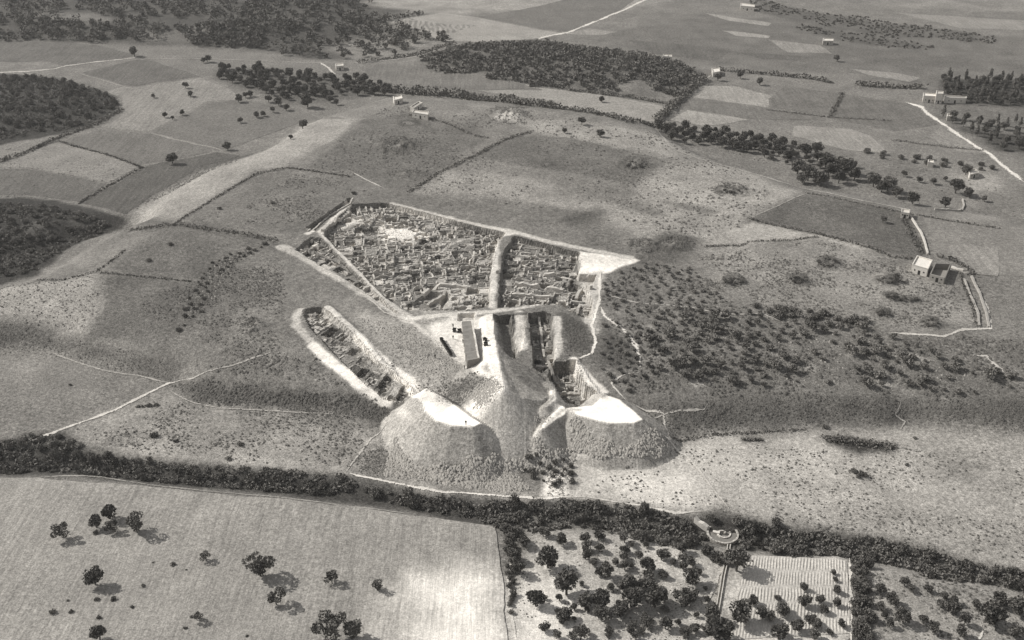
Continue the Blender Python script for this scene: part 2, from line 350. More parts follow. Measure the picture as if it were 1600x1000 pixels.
TONES = [
 # far plain
 (84, 9, ((-120, -60), (600, -60), (640, 12), (560, 40), (540, 95), (400, 78), (250, 70), (-120, 62))),
 (112, 8, ((60, 18), (150, 20), (190, 32), (140, 40), (60, 38))), (112, 8, ((180, 50), (330, 42), (350, 62), (230, 66))),
 (150, 10, ((560, 4), (640, -40), (1100, -60), (1040, 0), (900, 30), (800, 16), (700, 20))),
 (132, 9, ((500, 70), (600, 60), (690, 66), (560, 94))),
 (110, 12, ((860, 58), (960, 50), (1100, 20), (1640, 60), (1640, 150), (1150, 105))),
 (96, 7, ((1190, 0), (1300, 25), (1540, 55), (1535, 66), (1330, 52), (1180, 18))), (92, 6, ((1255, 40), (1450, 72), (1440, 80), (1270, 55))),
 (130, 8, ((1270, -30), (1640, -30), (1640, 20), (1400, 15))),
 (66, 1.5, ((-60, 112), (70, 118), (110, 128), (180, 152), (186, 172), (140, 196), (90, 212), (-60, 240)), 5),
 (98, 6, ((330, 104), (420, 108), (560, 125), (600, 150), (470, 165), (400, 140), (340, 125))),
 (96, 6, ((655, 96), (720, 72), (850, 66), (1000, 86), (1090, 108), (1100, 118), (1055, 140), (1040, 140), (980, 122), (960, 148), (830, 132), (720, 110))),
 (120, 4, ((982, 124), (1040, 142), (1050, 160), (1000, 155), (962, 148))),
 (112, 6, ((1440, 118), (1640, 118), (1640, 250), (1560, 240), (1480, 190), (1450, 160))), (74, 5, ((1470, 125), (1640, 125), (1640, 170), (1510, 165), (1470, 150))), (74, 5, ((1460, 178), (1520, 205), (1640, 220), (1640, 245), (1560, 235), (1500, 200))),
 (118, 8, ((1020, 200), (1240, 222), (1400, 255), (1563, 290), (1640, 300), (1640, 360), (1560, 345), (1420, 325), (1260, 292), (1080, 240))),
 (150, 4, ((1480, 270), (1560, 275), (1560, 300), (1520, 300))), (140, 5, ((1480, 330), (1563, 340), (1563, 352), (1490, 346))),
 # west side
 (62, 1.5, ((-60, 310), (40, 310), (120, 322), (200, 345), (178, 362), (60, 430), (-60, 470)), 5),
 (112, 5, ((40, 345), (90, 350), (80, 362), (40, 366)), 4, 0.5), (112, 3, ((112, 345), (125, 350), (140, 368), (132, 370))), 
 (146, 3, ((200, 350), (205, 335), (250, 302), (312, 270), (395, 244), (480, 192), (560, 186), (545, 206), (440, 262), (400, 266), (330, 310), (270, 350))),  # west slope facing the sun, its sunlit brightness painted into the tone
 (98, 2, ((195, 332), (260, 292), (312, 266), (385, 246), (395, 240), (310, 262), (205, 328))),
 (122, 4, ((60, 437), (155, 370), (182, 362), (240, 362), (200, 392), (150, 425), (90, 438))),
 (108, 4, ((200, 392), (240, 364), (300, 362), (382, 385), (330, 420), (300, 440), (155, 425))),
 (100, 3, ((158, 428), (300, 440), (290, 500), (262, 545), (132, 528), (158, 480))),
 (152, 4, ((-60, 460), (58, 445), (150, 428), (158, 452), (155, 482), (132, 526), (85, 518), (-60, 500))),
 (86, 4, ((-60, 505), (80, 522), (130, 530), (210, 548), (262, 560), (280, 590), (262, 596), (160, 574), (75, 545), (-60, 545)), 4, .6),
 (118, 10, ((300, 440), (440, 385), (480, 480), (470, 512), (600, 612), (400, 605), (290, 590), (270, 560), (262, 540), (290, 500))),
 (92, 6, ((280, 510), (300, 450), (330, 410), (380, 382), (430, 376), (440, 386), (370, 405), (330, 440), (310, 490), (270, 530)), 5, 0.8),
 (102, 5, ((200, 356), (280, 348), (430, 372), (440, 382), (380, 384), (300, 362), (240, 360))),
 (84, 3, ((268, 600), (330, 598), (450, 606), (560, 612), (650, 628), (655, 645), (540, 642), (400, 638), (320, 630), (282, 618)), 4, 0.75),
 (126, 5, ((-60, 550), (75, 550), (262, 599), (105, 668), (-60, 672))),
 (142, 5, ((105, 668), (275, 600), (300, 632), (400, 641), (620, 655), (640, 700), (600, 740), (430, 732), (200, 712), (110, 686))),
 (160, 4, ((170, 702), (300, 722), (440, 732), (540, 738), (540, 728), (440, 720), (300, 712))),
 # tell top
 (108, 3, ((480, 264), (560, 190), (640, 176), (745, 190), (765, 215), (640, 300), (600, 292), (548, 268))),
 (132, 8, ((600, 165), (720, 160), (850, 175), (1020, 205), (1000, 235), (830, 205), (760, 195), (680, 178))),
 (150, 5, ((770, 180), (900, 190), (1020, 208), (1110, 250), (1060, 250), (990, 235), (880, 215), (830, 200))),
 (106, 1.5, ((738, 242), (805, 212), (880, 214), (1000, 240), (1055, 256), (1028, 272), (1005, 290), (880, 268), (830, 262))),
 (150, 6, ((640, 302), (690, 268), (770, 270), (880, 292), (1000, 330), (1085, 362), (1000, 372), (930, 335), (760, 306))),
 (150, 6, ((1000, 290), (1040, 262), (1110, 250), (1250, 298), (1170, 342), (1110, 388), (1040, 340), (990, 310))),
 (124, 4, ((870, 295), (940, 300), (930, 310), (880, 306)), 3, 0.7), (108, 2.5, ((950, 310), (1050, 336), (1055, 342), (1000, 332)), 2, 0.8), (108, 2.5, ((1020, 308), (1120, 330), (1110, 334), (1040, 318)), 2, 0.8),
 (114, 6, ((590, 302), (760, 310), (930, 335), (1000, 372), (1080, 372), (1070, 395), (1000, 405), (800, 352), (620, 312))),
 (92, 6, ((855, 345), (935, 325), (940, 345), (890, 355))),
 (96, 6, ((1000, 395), (1050, 365), (1095, 375), (1090, 395), (1060, 425), (1000, 440), (960, 425))),
 (116, 6, ((300, 345), (400, 270), (480, 262), (560, 280), (590, 300), (545, 314), (480, 358), (440, 372), (280, 350))),
 (100, 1.5, ((1172, 342), (1262, 303), (1412, 332), (1450, 396), (1425, 404), (1360, 390), (1280, 366), (1200, 350))),
 (162, 3, ((1175, 345), (1280, 368), (1240, 375), (1110, 388), (1130, 362))), (164, 2, ((1285, 369), (1330, 378), (1365, 391), (1330, 388), (1295, 378))),
 (140, 8, ((1075, 400), (1110, 390), (1280, 374), (1420, 412), (1500, 436), (1530, 508), (1478, 524), (1300, 492), (1180, 482), (1080, 440))),
 (120, 8, ((940, 440), (1080, 400), (1180, 482), (1000, 480))), 
 (116, 8, ((935, 445), (1010, 425), (1080, 440), (1185, 486), (1300, 500), (1470, 528), (1563, 515), (1680, 500), (1680, 618), (1200, 608), (1000, 622), (960, 600), (1000, 560), (990, 530), (940, 490))),
 (80, 4, ((880, 490), (925, 505), (928, 545), (915, 556), (880, 550), (870, 520))),
 (84, 4, ((935, 500), (975, 520), (996, 550), (990, 575), (930, 580), (922, 560))),
 (98, 5, ((990, 626), (1200, 612), (1680, 616), (1680, 684), (1563, 676), (1430, 661), (1390, 671), (1250, 671), (1050, 684), (1030, 660)), 4, 0.85),
 # lower plain
 (166, 8, ((905, 720), (1040, 692), (1100, 681), (1250, 673), (1390, 674), (1430, 664), (1680, 692), (1680, 930), (1563, 884), (1400, 838), (1250, 822), (1100, 800), (890, 776))),
 (208, 14, ((900, 730), (1060, 712), (1150, 740), (1160, 790), (1080, 800), (880, 778))), (188, 14, ((1060, 690), (1250, 690), (1300, 760), (1150, 780))),
 (140, 12, ((1200, 800), (1330, 790), (1563, 790), (1600, 840), (1563, 870), (1400, 826), (1250, 815)), 8, 0.6), (142, 12, ((1420, 680), (1640, 690), (1640, 780), (1450, 740)), 8, 0.7),
 (64, 3, ((1292, 682), (1330, 684), (1395, 694), (1390, 702), (1340, 706), (1300, 696))), (84, 2.5, ((1160, 684), (1190, 684), (1190, 690), (1162, 691))), (100, 3, ((1523, 725), (1548, 728), (1546, 735), (1526, 731))),
 (128, 5, ((540, 738), (610, 662), (640, 700), (700, 735), (800, 725), (850, 770), (840, 779), (700, 772))), (172, 4, ((600, 748), (700, 764), (800, 768), (850, 772), (845, 780), (700, 774))),
 (110, 4, ((800, 720), (860, 706), (900, 716), (900, 752), (890, 772), (852, 772), (820, 745))),
 (236, 1.5, ((852, 738), (870, 730), (890, 742), (886, 776), (850, 776))),
 # gully banks
 (70, 3, ((-60, 700), (45, 678), (100, 676), (140, 704), (200, 714), (300, 728), (430, 735), (540, 742), (660, 770), (800, 783), (900, 780), (1000, 790), (1080, 803), (1130, 798), (1200, 820), (1350, 838), (1450, 862), (1563, 888), (1680, 910), (1680, 940), (1563, 918), (1450, 906), (1400, 882), (1320, 872), (1240, 876), (1200, 862), (1100, 866), (1000, 846), (900, 826), (800, 836), (640, 800), (530, 786), (400, 772), (200, 752), (-60, 745)), 1.5),
 # foreground
 (176, 8, ((800, 826), (1000, 846), (1130, 866), (1142, 1060), (800, 1060))), (225, 10, ((805, 930), (900, 950), (930, 1060), (800, 1060))),
 (200, 6, ((1160, 866), (1240, 876), (1326, 872), (1334, 1060), (1130, 1060))),
 (146, 7, ((1340, 872), (1400, 884), (1563, 918), (1680, 935), (1680, 1060), (1340, 1060))),
 (68, 2, ((1332, 872), (1352, 872), (1362, 1060), (1332, 1060))),
 (90, 3, ((786, 822), (812, 834), (808, 900), (800, 930), (796, 930), (790, 870))),
]
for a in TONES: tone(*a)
tone(196, 1.5, ((774, 182), (790, 175), (812, 180), (806, 188), (780, 188)), 2.5, .8)
for qx, qy in ((1010, 512), (1090, 598), (1150, 605), (1262, 575), (1325, 555), (1380, 600), (1205, 552), (1125, 525), (1440, 560)): tone(170, 1.5, ((qx - 8, qy - 2), (qx + 6, qy - 4), (qx + 12, qy + 2), (qx, qy + 4)), 2, .8)
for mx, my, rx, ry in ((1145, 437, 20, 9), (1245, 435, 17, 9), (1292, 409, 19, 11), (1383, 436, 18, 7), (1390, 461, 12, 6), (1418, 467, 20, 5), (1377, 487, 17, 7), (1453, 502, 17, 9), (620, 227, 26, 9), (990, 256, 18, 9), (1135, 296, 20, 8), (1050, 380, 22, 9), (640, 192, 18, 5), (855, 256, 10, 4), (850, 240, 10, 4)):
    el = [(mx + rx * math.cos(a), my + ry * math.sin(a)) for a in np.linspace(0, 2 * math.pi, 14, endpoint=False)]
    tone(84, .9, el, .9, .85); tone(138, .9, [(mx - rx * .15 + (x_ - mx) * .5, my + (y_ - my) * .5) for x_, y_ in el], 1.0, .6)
# spoil tips: fresh pale earth, sun's shading painted in: whiter tops, greyer sliding faces
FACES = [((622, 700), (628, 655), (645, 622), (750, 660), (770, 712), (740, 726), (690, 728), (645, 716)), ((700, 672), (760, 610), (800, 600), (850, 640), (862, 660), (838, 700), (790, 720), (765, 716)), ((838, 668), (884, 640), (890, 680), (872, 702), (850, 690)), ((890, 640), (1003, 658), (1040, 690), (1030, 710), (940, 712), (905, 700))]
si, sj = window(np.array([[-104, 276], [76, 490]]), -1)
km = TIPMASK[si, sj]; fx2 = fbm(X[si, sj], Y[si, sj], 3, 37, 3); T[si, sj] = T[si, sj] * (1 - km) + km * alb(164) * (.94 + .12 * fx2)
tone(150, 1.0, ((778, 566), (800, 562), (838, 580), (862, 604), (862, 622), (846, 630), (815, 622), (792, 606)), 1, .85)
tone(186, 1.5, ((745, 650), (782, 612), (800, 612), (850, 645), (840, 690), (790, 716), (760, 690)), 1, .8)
tone(222, 3, ((705, 630), (760, 588), (784, 604), (745, 655), (720, 655)), 2.5)  # sunward left flank painted brighter than the front face
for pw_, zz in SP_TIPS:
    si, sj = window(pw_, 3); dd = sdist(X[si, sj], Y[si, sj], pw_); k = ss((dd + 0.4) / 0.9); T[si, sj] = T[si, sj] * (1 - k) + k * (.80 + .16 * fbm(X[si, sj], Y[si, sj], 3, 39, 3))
tone(150, 6, ((655, 480), (770, 486), (770, 580), (720, 580), (640, 500)))
tone(172, 4, ((560, 490), (640, 505), (760, 590), (740, 620), (690, 640), (640, 590), (590, 545)), 6, 0.8)
tone(104, 3, ((690, 592), (750, 578), (770, 590), (735, 620), (705, 632)), 4, 0.8)
tone(225, 2.5, ((668, 510), (700, 498), (722, 494), (766, 494), (766, 560), (750, 578), (730, 570), (700, 555), (680, 530)), 2)
tone(235, 1.0, ((905, 392), (985, 402), (999, 407), (968, 418), (950, 426), (930, 434), (905, 430)), 1.0)
tone(185, 2, ((905, 440), (940, 425), (938, 470), (930, 520), (915, 500), (900, 470)), 2)
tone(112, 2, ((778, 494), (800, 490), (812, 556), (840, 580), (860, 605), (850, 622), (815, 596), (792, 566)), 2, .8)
tone(110, 2, ((860, 566), (898, 562), (905, 595), (880, 612), (866, 600)), 1.5)  # shadow in the deep pit painted onto its floor
tone(190, 2.5, ((895, 598), (925, 606), (940, 620), (905, 634), (880, 634), (888, 612)), 2)
for si, sj, m, v in tone_cells:
    n = fbm(X[si, sj][m], Y[si, sj][m], 2.2, 90, 3)
    T[si, sj][m] = alb(v) * (0.65 + 0.7 * n)
tone(236, 1.5, ((596, 350), (640, 350), (668, 368), (640, 384), (606, 374)), 7, .85); tone(222, 1.5, ((690, 372), (752, 360), (748, 380), (700, 394), (672, 404)), 8, .8); tone(205, 1.5, ((540, 345), (575, 338), (600, 346), (560, 362)), 6, .7)
tone(220, 2, ((545, 345), (565, 342), (560, 352), (520, 366)), 2); tone(205, 2, ((670, 468), (705, 445), (760, 452), (740, 470), (690, 484)), 3, 0.7)
LINES = [
 (200, ((497, 363), (520, 384), (545, 410), (600, 466), (640, 498)), 2.4), (188, ((440, 386), (470, 398), (505, 420), (560, 452), (605, 480), (640, 500)), 5.0),
 (208, ((803, 364), (790, 366), (777, 380), (772, 430), (768, 480)), 2.6), (214, ((640, 498), (700, 492), (768, 487), (820, 480), (880, 478)), 2.4),
 (198, ((612, 318), (690, 338), (760, 354), (800, 362), (860, 378), (930, 392), (985, 402)), 3.2), (220, ((545, 318), (500, 362), (480, 365)), 2.0),
 (190, ((470, 484), (462, 494), (464, 510), (482, 530), (500, 548)), 3.0), (240, ((490, 540), (519, 567), (575, 609), (606, 627)), 4.4), (200, ((512, 480), (550, 514), (572, 536)), 3.2), (236, ((560, 524), (590, 556), (640, 596), (665, 622)), 4.2),
 (236, ((768, 494), (766, 540), (774, 572), (786, 606)), 3.8), (200, ((812, 488), (812, 520), (815, 545)), 3.6), (200, ((870, 496), (872, 530), (868, 560)), 2.5),
 (235, ((897, 560), (915, 585), (940, 612)), 3.6), (200, ((905, 640), (880, 640), (850, 668)), 1.6), (214, ((862, 634), (868, 622), (862, 612)), 1.4), (190, ((620, 640), (640, 655)), 1.5),
 (210, ((640, 500), (690, 540), (740, 575), (770, 590)), 1.8), (200, ((640, 500), (690, 492), (720, 490)), 1.4), (190, ((780, 715), (800, 735), (805, 745)), 2.5), (200, ((905, 712), (960, 712), (1030, 706)), 1.2),
]
for l in LINES: tline(*l)
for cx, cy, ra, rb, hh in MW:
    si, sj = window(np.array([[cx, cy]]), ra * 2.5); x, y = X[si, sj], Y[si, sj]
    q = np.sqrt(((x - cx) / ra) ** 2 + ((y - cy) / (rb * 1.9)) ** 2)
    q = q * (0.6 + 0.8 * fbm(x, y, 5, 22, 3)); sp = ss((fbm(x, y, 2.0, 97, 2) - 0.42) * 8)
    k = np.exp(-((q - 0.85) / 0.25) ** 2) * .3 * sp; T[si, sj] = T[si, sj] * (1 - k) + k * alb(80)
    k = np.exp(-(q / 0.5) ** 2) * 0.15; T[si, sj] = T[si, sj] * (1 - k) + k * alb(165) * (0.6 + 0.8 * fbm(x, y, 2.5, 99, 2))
T = np.clip(T, 0.02, 0.9)

# ------------------------------------------------------------------ materials
TINT = (1.065, 1.0, 0.905)
def new_mat(name):
    m = bpy.data.materials.new(name); m.use_nodes = True
    nt = m.node_tree; b = nt.nodes["Principled BSDF"]
    b.inputs['Roughness'].default_value = 0.95
    b.inputs['Specular IOR Level'].default_value = 0.1
    return m, nt, b
def nd(nt, t, **kw):
    n = nt.nodes.new(t)
    for k, v in kw.items(): setattr(n, k, v)
    return n
def mth(nt, op, a, b=None, clamp=False):
    n = nd(nt, "ShaderNodeMath", operation=op, use_clamp=clamp)
    for i, s in enumerate((a, b)):
        if s is None: continue
        if isinstance(s, (int, float)): n.inputs[i].default_value = s
        else: nt.links.new(s, n.inputs[i])
    return n.outputs[0]
def noise(nt, vec, scale, detail=4, rough=0.6, dist=0.0):
    n = nd(nt, "ShaderNodeTexNoise"); n.inputs['Scale'].default_value = scale; n.inputs['Detail'].default_value = detail
    n.inputs['Roughness'].default_value = rough; n.inputs['Distortion'].default_value = dist
    nt.links.new(vec, n.inputs['Vector']); return n.outputs['Fac']
def tinted(nt, val, b):
    cm = nd(nt, "ShaderNodeCombineColor")
    for i in range(3): nt.links.new(mth(nt, 'MULTIPLY', val, TINT[i]), cm.inputs[i])
    nt.links.new(cm.outputs[0], b.inputs['Base Color'])
def centred(nt, fac, amp):       # 1 + amp*(fac-0.5)*2
    return mth(nt, 'ADD', mth(nt, 'MULTIPLY', mth(nt, 'SUBTRACT', fac, 0.5), 2 * amp), 1.0)
def soil(name, src='tone', value=None, grain=1.45, furrow=None, bump=0.6, patch=0.55, bdist=0.35):
    m, nt, b = new_mat(name)
    geo = nd(nt, "ShaderNodeNewGeometry"); pos = geo.outputs['Position']
    if src == 'tone':
        at = nd(nt, "ShaderNodeAttribute", attribute_name="tone"); base = at.outputs['Fac']
    elif src == 'object':
        oi = nd(nt, "ShaderNodeObjectInfo"); sp = nd(nt, "ShaderNodeSeparateColor"); nt.links.new(oi.outputs['Color'], sp.inputs[0]); base = sp.outputs[0]
    else:
        v = nd(nt, "ShaderNodeValue"); v.outputs[0].default_value = value; base = v.outputs[0]
    na = noise(nt, pos, 2.1, 2, 0.7); nb = noise(nt, pos, 0.75, 3, 0.75); n2 = noise(nt, pos, 0.06, 6, 0.65)
    n1 = mth(nt, 'ADD', mth(nt, 'MULTIPLY', na, .5), mth(nt, 'MULTIPLY', nb, .5))
    gs = mth(nt, 'SUBTRACT', 1.05, base, True)
    gr = mth(nt, 'ADD', mth(nt, 'MULTIPLY', mth(nt, 'SUBTRACT', mth(nt, 'MULTIPLY', centred(nt, na, grain), centred(nt, nb, grain * .85)), 1.0), gs), 1.0)
    val = mth(nt, 'MULTIPLY', base, gr); val = mth(nt, 'MULTIPLY', val, centred(nt, n2, patch))
    hgt = n1
    if furrow:
        ang, per, amp = furrow
        mp = nd(nt, "ShaderNodeMapping"); mp.inputs['Rotation'].default_value = (0, 0, ang); nt.links.new(pos, mp.inputs['Vector'])
        mp.inputs['Scale'].default_value = (1.0, 0.055, 1.0)
        st = noise(nt, mp.outputs[0], 1.0 / per, 3, 0.7)
        val = mth(nt, 'MULTIPLY', val, centred(nt, st, amp)); hgt = mth(nt, 'ADD', hgt, mth(nt, 'MULTIPLY', st, 0.8))
    val = mth(nt, 'MAXIMUM', mth(nt, 'MINIMUM', val, 0.9), 0.015)
    tinted(nt, val, b)
    bp = nd(nt, "ShaderNodeBump"); bp.inputs['Strength'].default_value = bump; bp.inputs['Distance'].default_value = bdist
    nt.links.new(hgt, bp.inputs['Height']); nt.links.new(bp.outputs[0], b.inputs['Normal'])
    return m
M_GROUND = soil("earth_and_dry_grass")
M_FIELD = soil("field_soil", 'object', grain=1.25, patch=0.45)
M_FIELD_F = soil("ploughed_soil", 'tone', grain=1.05, patch=0.4, furrow=(math.radians(-14), 0.8, 0.5), bump=.5)
M_FIELD_A = soil("field_soil_a", 'object', grain=1.2, patch=.45, furrow=(math.radians(-20), 1.6, .45))
M_FIELD_B = soil("field_soil_b", 'object', grain=1.2, patch=.45, furrow=(math.radians(64), 1.6, .45))
M_BEDS = soil("garden_bed_soil", 'object', grain=0.8, patch=0.3)
M_PATH = soil("beaten_path", 'object', grain=0.9, patch=0.5, bump=0.3)
def fray(m):
    nt = m.node_tree; b = nt.nodes["Principled BSDF"]; out = nt.nodes["Material Output"]
    e = nd(nt, "ShaderNodeAttribute", attribute_name="edge"); g = nd(nt, "ShaderNodeNewGeometry")
    n = noise(nt, g.outputs['Position'], 1.1, 3, .7); n2 = noise(nt, g.outputs['Position'], .12, 2, .6)
    f = mth(nt, 'ADD', mth(nt, 'ADD', e.outputs['Fac'], mth(nt, 'MULTIPLY', mth(nt, 'SUBTRACT', n, .5), 2.2)), mth(nt, 'MULTIPLY', mth(nt, 'SUBTRACT', n2, .5), 1.6))
    f = mth(nt, 'MULTIPLY', mth(nt, 'SUBTRACT', f, .45), 4.0, True)
    tr = nd(nt, "ShaderNodeBsdfTransparent"); mx = nd(nt, "ShaderNodeMixShader")
    nt.links.new(f, mx.inputs[0]); nt.links.new(b.outputs[0], mx.inputs[1]); nt.links.new(tr.outputs[0], mx.inputs[2]); nt.links.new(mx.outputs[0], out.inputs['Surface'])
fray(M_PATH)
def rock_mat(name, v, amp=0.5):
    m, nt, b = new_mat(name)
    geo = nd(nt, "ShaderNodeNewGeometry"); oi = nd(nt, "ShaderNodeObjectInfo")
    n = noise(nt, geo.outputs['Position'], 1.6, 6, 0.7)
    val = mth(nt, 'MULTIPLY', centred(nt, n, amp), alb(v))
    val = mth(nt, 'MULTIPLY', val, mth(nt, 'ADD', mth(nt, 'MULTIPLY', oi.outputs['Random'], 0.5), 0.75))
    tinted(nt, val, b)
    bp = nd(nt, "ShaderNodeBump"); bp.inputs['Strength'].default_value = 0.7; bp.inputs['Distance'].default_value = 0.2
    nt.links.new(n, bp.inputs['Height']); nt.links.new(bp.outputs[0], b.inputs['Normal'])
    return m
M_WALL = rock_mat("rubble_stone", 180, 0.9)
M_STONE = rock_mat("loose_stone", 178)
M_CLOD = rock_mat("dump_clods", 160, 0.7)
M_BLOCK = rock_mat("packed_earth", 122, 0.4)
M_PLASTER = rock_mat("whitewashed_plaster", 205, 0.35)
M_ROOF = rock_mat("pale_flat_roof", 208, 0.4)
M_ROOFD = rock_mat("grey_flat_roof", 150, 0.3)
def plain(name, a, rough=0.9):
    m, nt, b = new_mat(name)
    geo = nd(nt, "ShaderNodeNewGeometry")
    tinted(nt, mth(nt, 'MULTIPLY', centred(nt, noise(nt, geo.outputs['Position'], 3.0, 3), 0.3), a), b)
    b.inputs['Roughness'].default_value = rough
    return m
M_DARK = plain("dark_opening", 0.03); M_IRON = plain("rusty_iron", 0.05, 0.6); M_CLOTH = plain("dark_cloth", 0.05); M_CLOTHW = plain("pale_cloth", 0.6)
M_BARK = plain("bark", 0.09)
def leaf_mat(name, a):
    m, nt, b = new_mat(name)
    geo = nd(nt, "ShaderNodeNewGeometry"); oi = nd(nt, "ShaderNodeObjectInfo")
    n = noise(nt, geo.outputs['Position'], 0.7, 3, 0.6)
    val = mth(nt, 'MULTIPLY', centred(nt, n, 0.7), a)
    val = mth(nt, 'MULTIPLY', val, mth(nt, 'ADD', mth(nt, 'MULTIPLY', oi.outputs['Random'], 0.6), 0.7))
    tinted(nt, val, b)
    b.inputs['Roughness'].default_value = 0.8
    return m
M_SLOPE = leaf_mat("slope_olive_leaves", 0.15); M_LEAF = leaf_mat("olive_leaves", 0.10); M_BUSH = leaf_mat("thicket_leaves", 0.125); M_WOOD = leaf_mat("wood_leaves", 0.15); M_SCRUB = leaf_mat("scrub_leaves", 0.085); M_GRASSD = leaf_mat("hedge_leaves", 0.12)

# ------------------------------------------------------------------ object helpers
def link(name, me, mat=None, parent=None, label=None, cat=None, group=None, kind=None):
    o = bpy.data.objects.new(name, me)
    if mat is not None and me is not None and not me.materials: me.materials.append(mat)
    COL.objects.link(o)
    if parent: o.parent = parent
    tag(o, label, cat, group, kind); return o
def tag(o, label=None, cat=None, group=None, kind=None):
    if label: o['label'] = label
    if cat: o['category'] = cat
    if group: o['group'] = group
    if kind: o['kind'] = kind
def empty(name, loc, label, cat, group=None, rz=0.0):
    o = bpy.data.objects.new(name, None); COL.objects.link(o); o.location = loc; o.rotation_euler = (0, 0, rz); o.empty_display_size = 0.5
    tag(o, label, cat, group); return o
def np_mesh(name, V, F, smooth=False):
    """V (n,3), F (m,k) uniform polygons"""
    me = bpy.data.meshes.new(name); V = np.asarray(V, np.float32); F = np.asarray(F, np.int32); k = F.shape[1]
    me.vertices.add(len(V)); me.vertices.foreach_set("co", V.ravel())
    me.loops.add(F.size); me.loops.foreach_set("vertex_index", F.ravel())
    me.polygons.add(len(F)); me.polygons.foreach_set("loop_start", np.arange(0, F.size, k, dtype=np.int32)); me.polygons.foreach_set("loop_total", np.full(len(F), k, np.int32))
    if smooth: me.polygons.foreach_set("use_smooth", np.ones(len(F), bool))
    me.update(calc_edges=True); me.validate(); return me
def bm_mesh(name, bm):
    me = bpy.data.meshes.new(name); bm.to_mesh(me); bm.free(); return me
def prism(name, quad, z0, z1):
    """closed prism over an xy polygon"""
    n = len(quad)
    a = sum(quad[i][0] * quad[(i + 1) % n][1] - quad[(i + 1) % n][0] * quad[i][1] for i in range(n))
    if a < 0: quad = quad[::-1]
    V = [(x, y, z0) for x, y in quad] + [(x, y, z1) for x, y in quad]
    me = bpy.data.meshes.new(name)
    me.from_pydata(V, [], [tuple(range(n))[::-1], tuple(range(n, 2 * n))] + [(i, (i + 1) % n, n + (i + 1) % n, n + i) for i in range(n)])
    me.update(); return me

# ------------------------------------------------------------------ ground sheet
nx, ny = X.shape
idx = np.arange(nx * ny).reshape(nx, ny)
F = np.stack([idx[:-1, :-1], idx[1:, :-1], idx[1:, 1:], idx[:-1, 1:]], -1).reshape(-1, 4)
me = np_mesh("ground", np.stack([X, Y, Z], -1).reshape(-1, 3), F, True)
fx_ = ((X[:-1, :-1] > -104.5) & (X[:-1, :-1] < 76) & (Y[:-1, :-1] > 275.5) & (Y[:-1, :-1] < 490)).ravel(); me.polygons.foreach_set('use_smooth', ~fx_)
at = me.attributes.new("tone", 'FLOAT', 'POINT'); at.data.foreach_set("value", T.astype(np.float32).ravel())
link("ground", me, M_GROUND, kind='structure', label="dry rolling farmland with a low flat-topped ruin mound")

# ------------------------------------------------------------------ fields and paths, draped sheets
def resample(pw, step, closed=True, jit=0.0):
    out = []
    n = len(pw)
    for i in range(n if closed else n - 1):
        a, b = pw[i], pw[(i + 1) % n]; L = np.hypot(*(b - a)); k = max(1, int(L / step))
        for j in range(k): out.append(a + (b - a) * j / k)
    if not closed: out.append(pw[-1])
    out = np.array(out)
    if jit: out = out + (np.stack([fbm(out[:, 0], out[:, 1], 9, 120, 3), fbm(out[:, 0] + 50, out[:, 1], 9, 123, 3)], -1) - 0.5) * jit
    return out
def field(v, pts, label, mat=None, off=0.10, step=3.0, jit=2.2, extra=()):
    pw = resample(GP(pts), 2.0, True, jit)
    lo, hi = pw.min(0), pw.max(0)
    gx, gy = np.meshgrid(np.arange(lo[0], hi[0], step), np.arange(lo[1], hi[1], step)); gx, gy = gx.ravel(), gy.ravel()
    m = sdist(gx, gy, pw) > step * 0.5
    allp = np.concatenate([pw, np.stack([gx[m], gy[m]], -1)])
    n = len(pw)
    vs, es, fs, *_ = delaunay_2d_cdt([Vector(p) for p in allp], [], [list(range(n))], 1, 1e-4)
    vs = np.array([tuple(p) for p in vs]); z = HZ(vs[:, 0], vs[:, 1]) + off
    me = bpy.data.meshes.new("field"); me.from_pydata(np.column_stack([vs, z]).tolist(), [], [tuple(f) for f in fs])
    me.polygons.foreach_set("use_smooth", np.ones(len(me.polygons), bool)); me.update()
    at = me.attributes.new("tone", 'FLOAT', 'POINT'); tv = np.full(len(vs), alb(v))
    for v2, soft, pp in extra:
        k = ss(sdist(vs[:, 0], vs[:, 1], GP(pp)) / soft * .5 + .5 + (fbm(vs[:, 0], vs[:, 1], 12, 170, 4) - .5) * .9); tv = tv * (1 - k) + k * alb(v2)
    at.data.foreach_set("value", tv.astype(np.float32))
    o = link("field", me, mat or (M_FIELD, M_FIELD_A, M_FIELD_B)[len(pts) % 3], kind='structure', label=label); a = alb(v); o.color = (a, a, a, 1); return o
def path(v, pts, wid, label, name="path", off=0.16, jit=1.2):
    pw = resample(GP(pts), 1.2, False, jit)
    t = np.gradient(pw, axis=0); t /= np.linalg.norm(t, axis=1)[:, None] + 1e-9
    nrm = np.stack([-t[:, 1], t[:, 0]], -1)
    tp = np.clip(np.minimum(np.arange(len(pw)), np.arange(len(pw))[::-1]) / 4.0, .25, 1)
    w_ = 1.25 * tp[:, None] * wid * (0.5 + 1.0 * fbm(pw[:, 0], pw[:, 1], 5, 130, 2))[:, None] / 2
    rows = [pw - nrm * w_, pw, pw + nrm * w_]
    V = np.concatenate([np.column_stack([r, HZ(r[:, 0], r[:, 1]) + off]) for r in rows]); n = len(pw); i = np.arange(n - 1)
    Fq = np.concatenate([np.stack([k * n + i + n, k * n + i, k * n + i + 1, k * n + i + 1 + n], -1) for k in range(2)])
    me = np_mesh(name, V, Fq[:, ::-1], True)
    ea = me.attributes.new('edge', 'FLOAT', 'POINT'); ev = np.ones(3 * n, np.float32); ev[n:2 * n] = 0; ea.data.foreach_set('value', ev)
    o = link(name, me, M_PATH, kind='structure', label=label); a = alb(v); o.color = (a, a, a, 1); return o

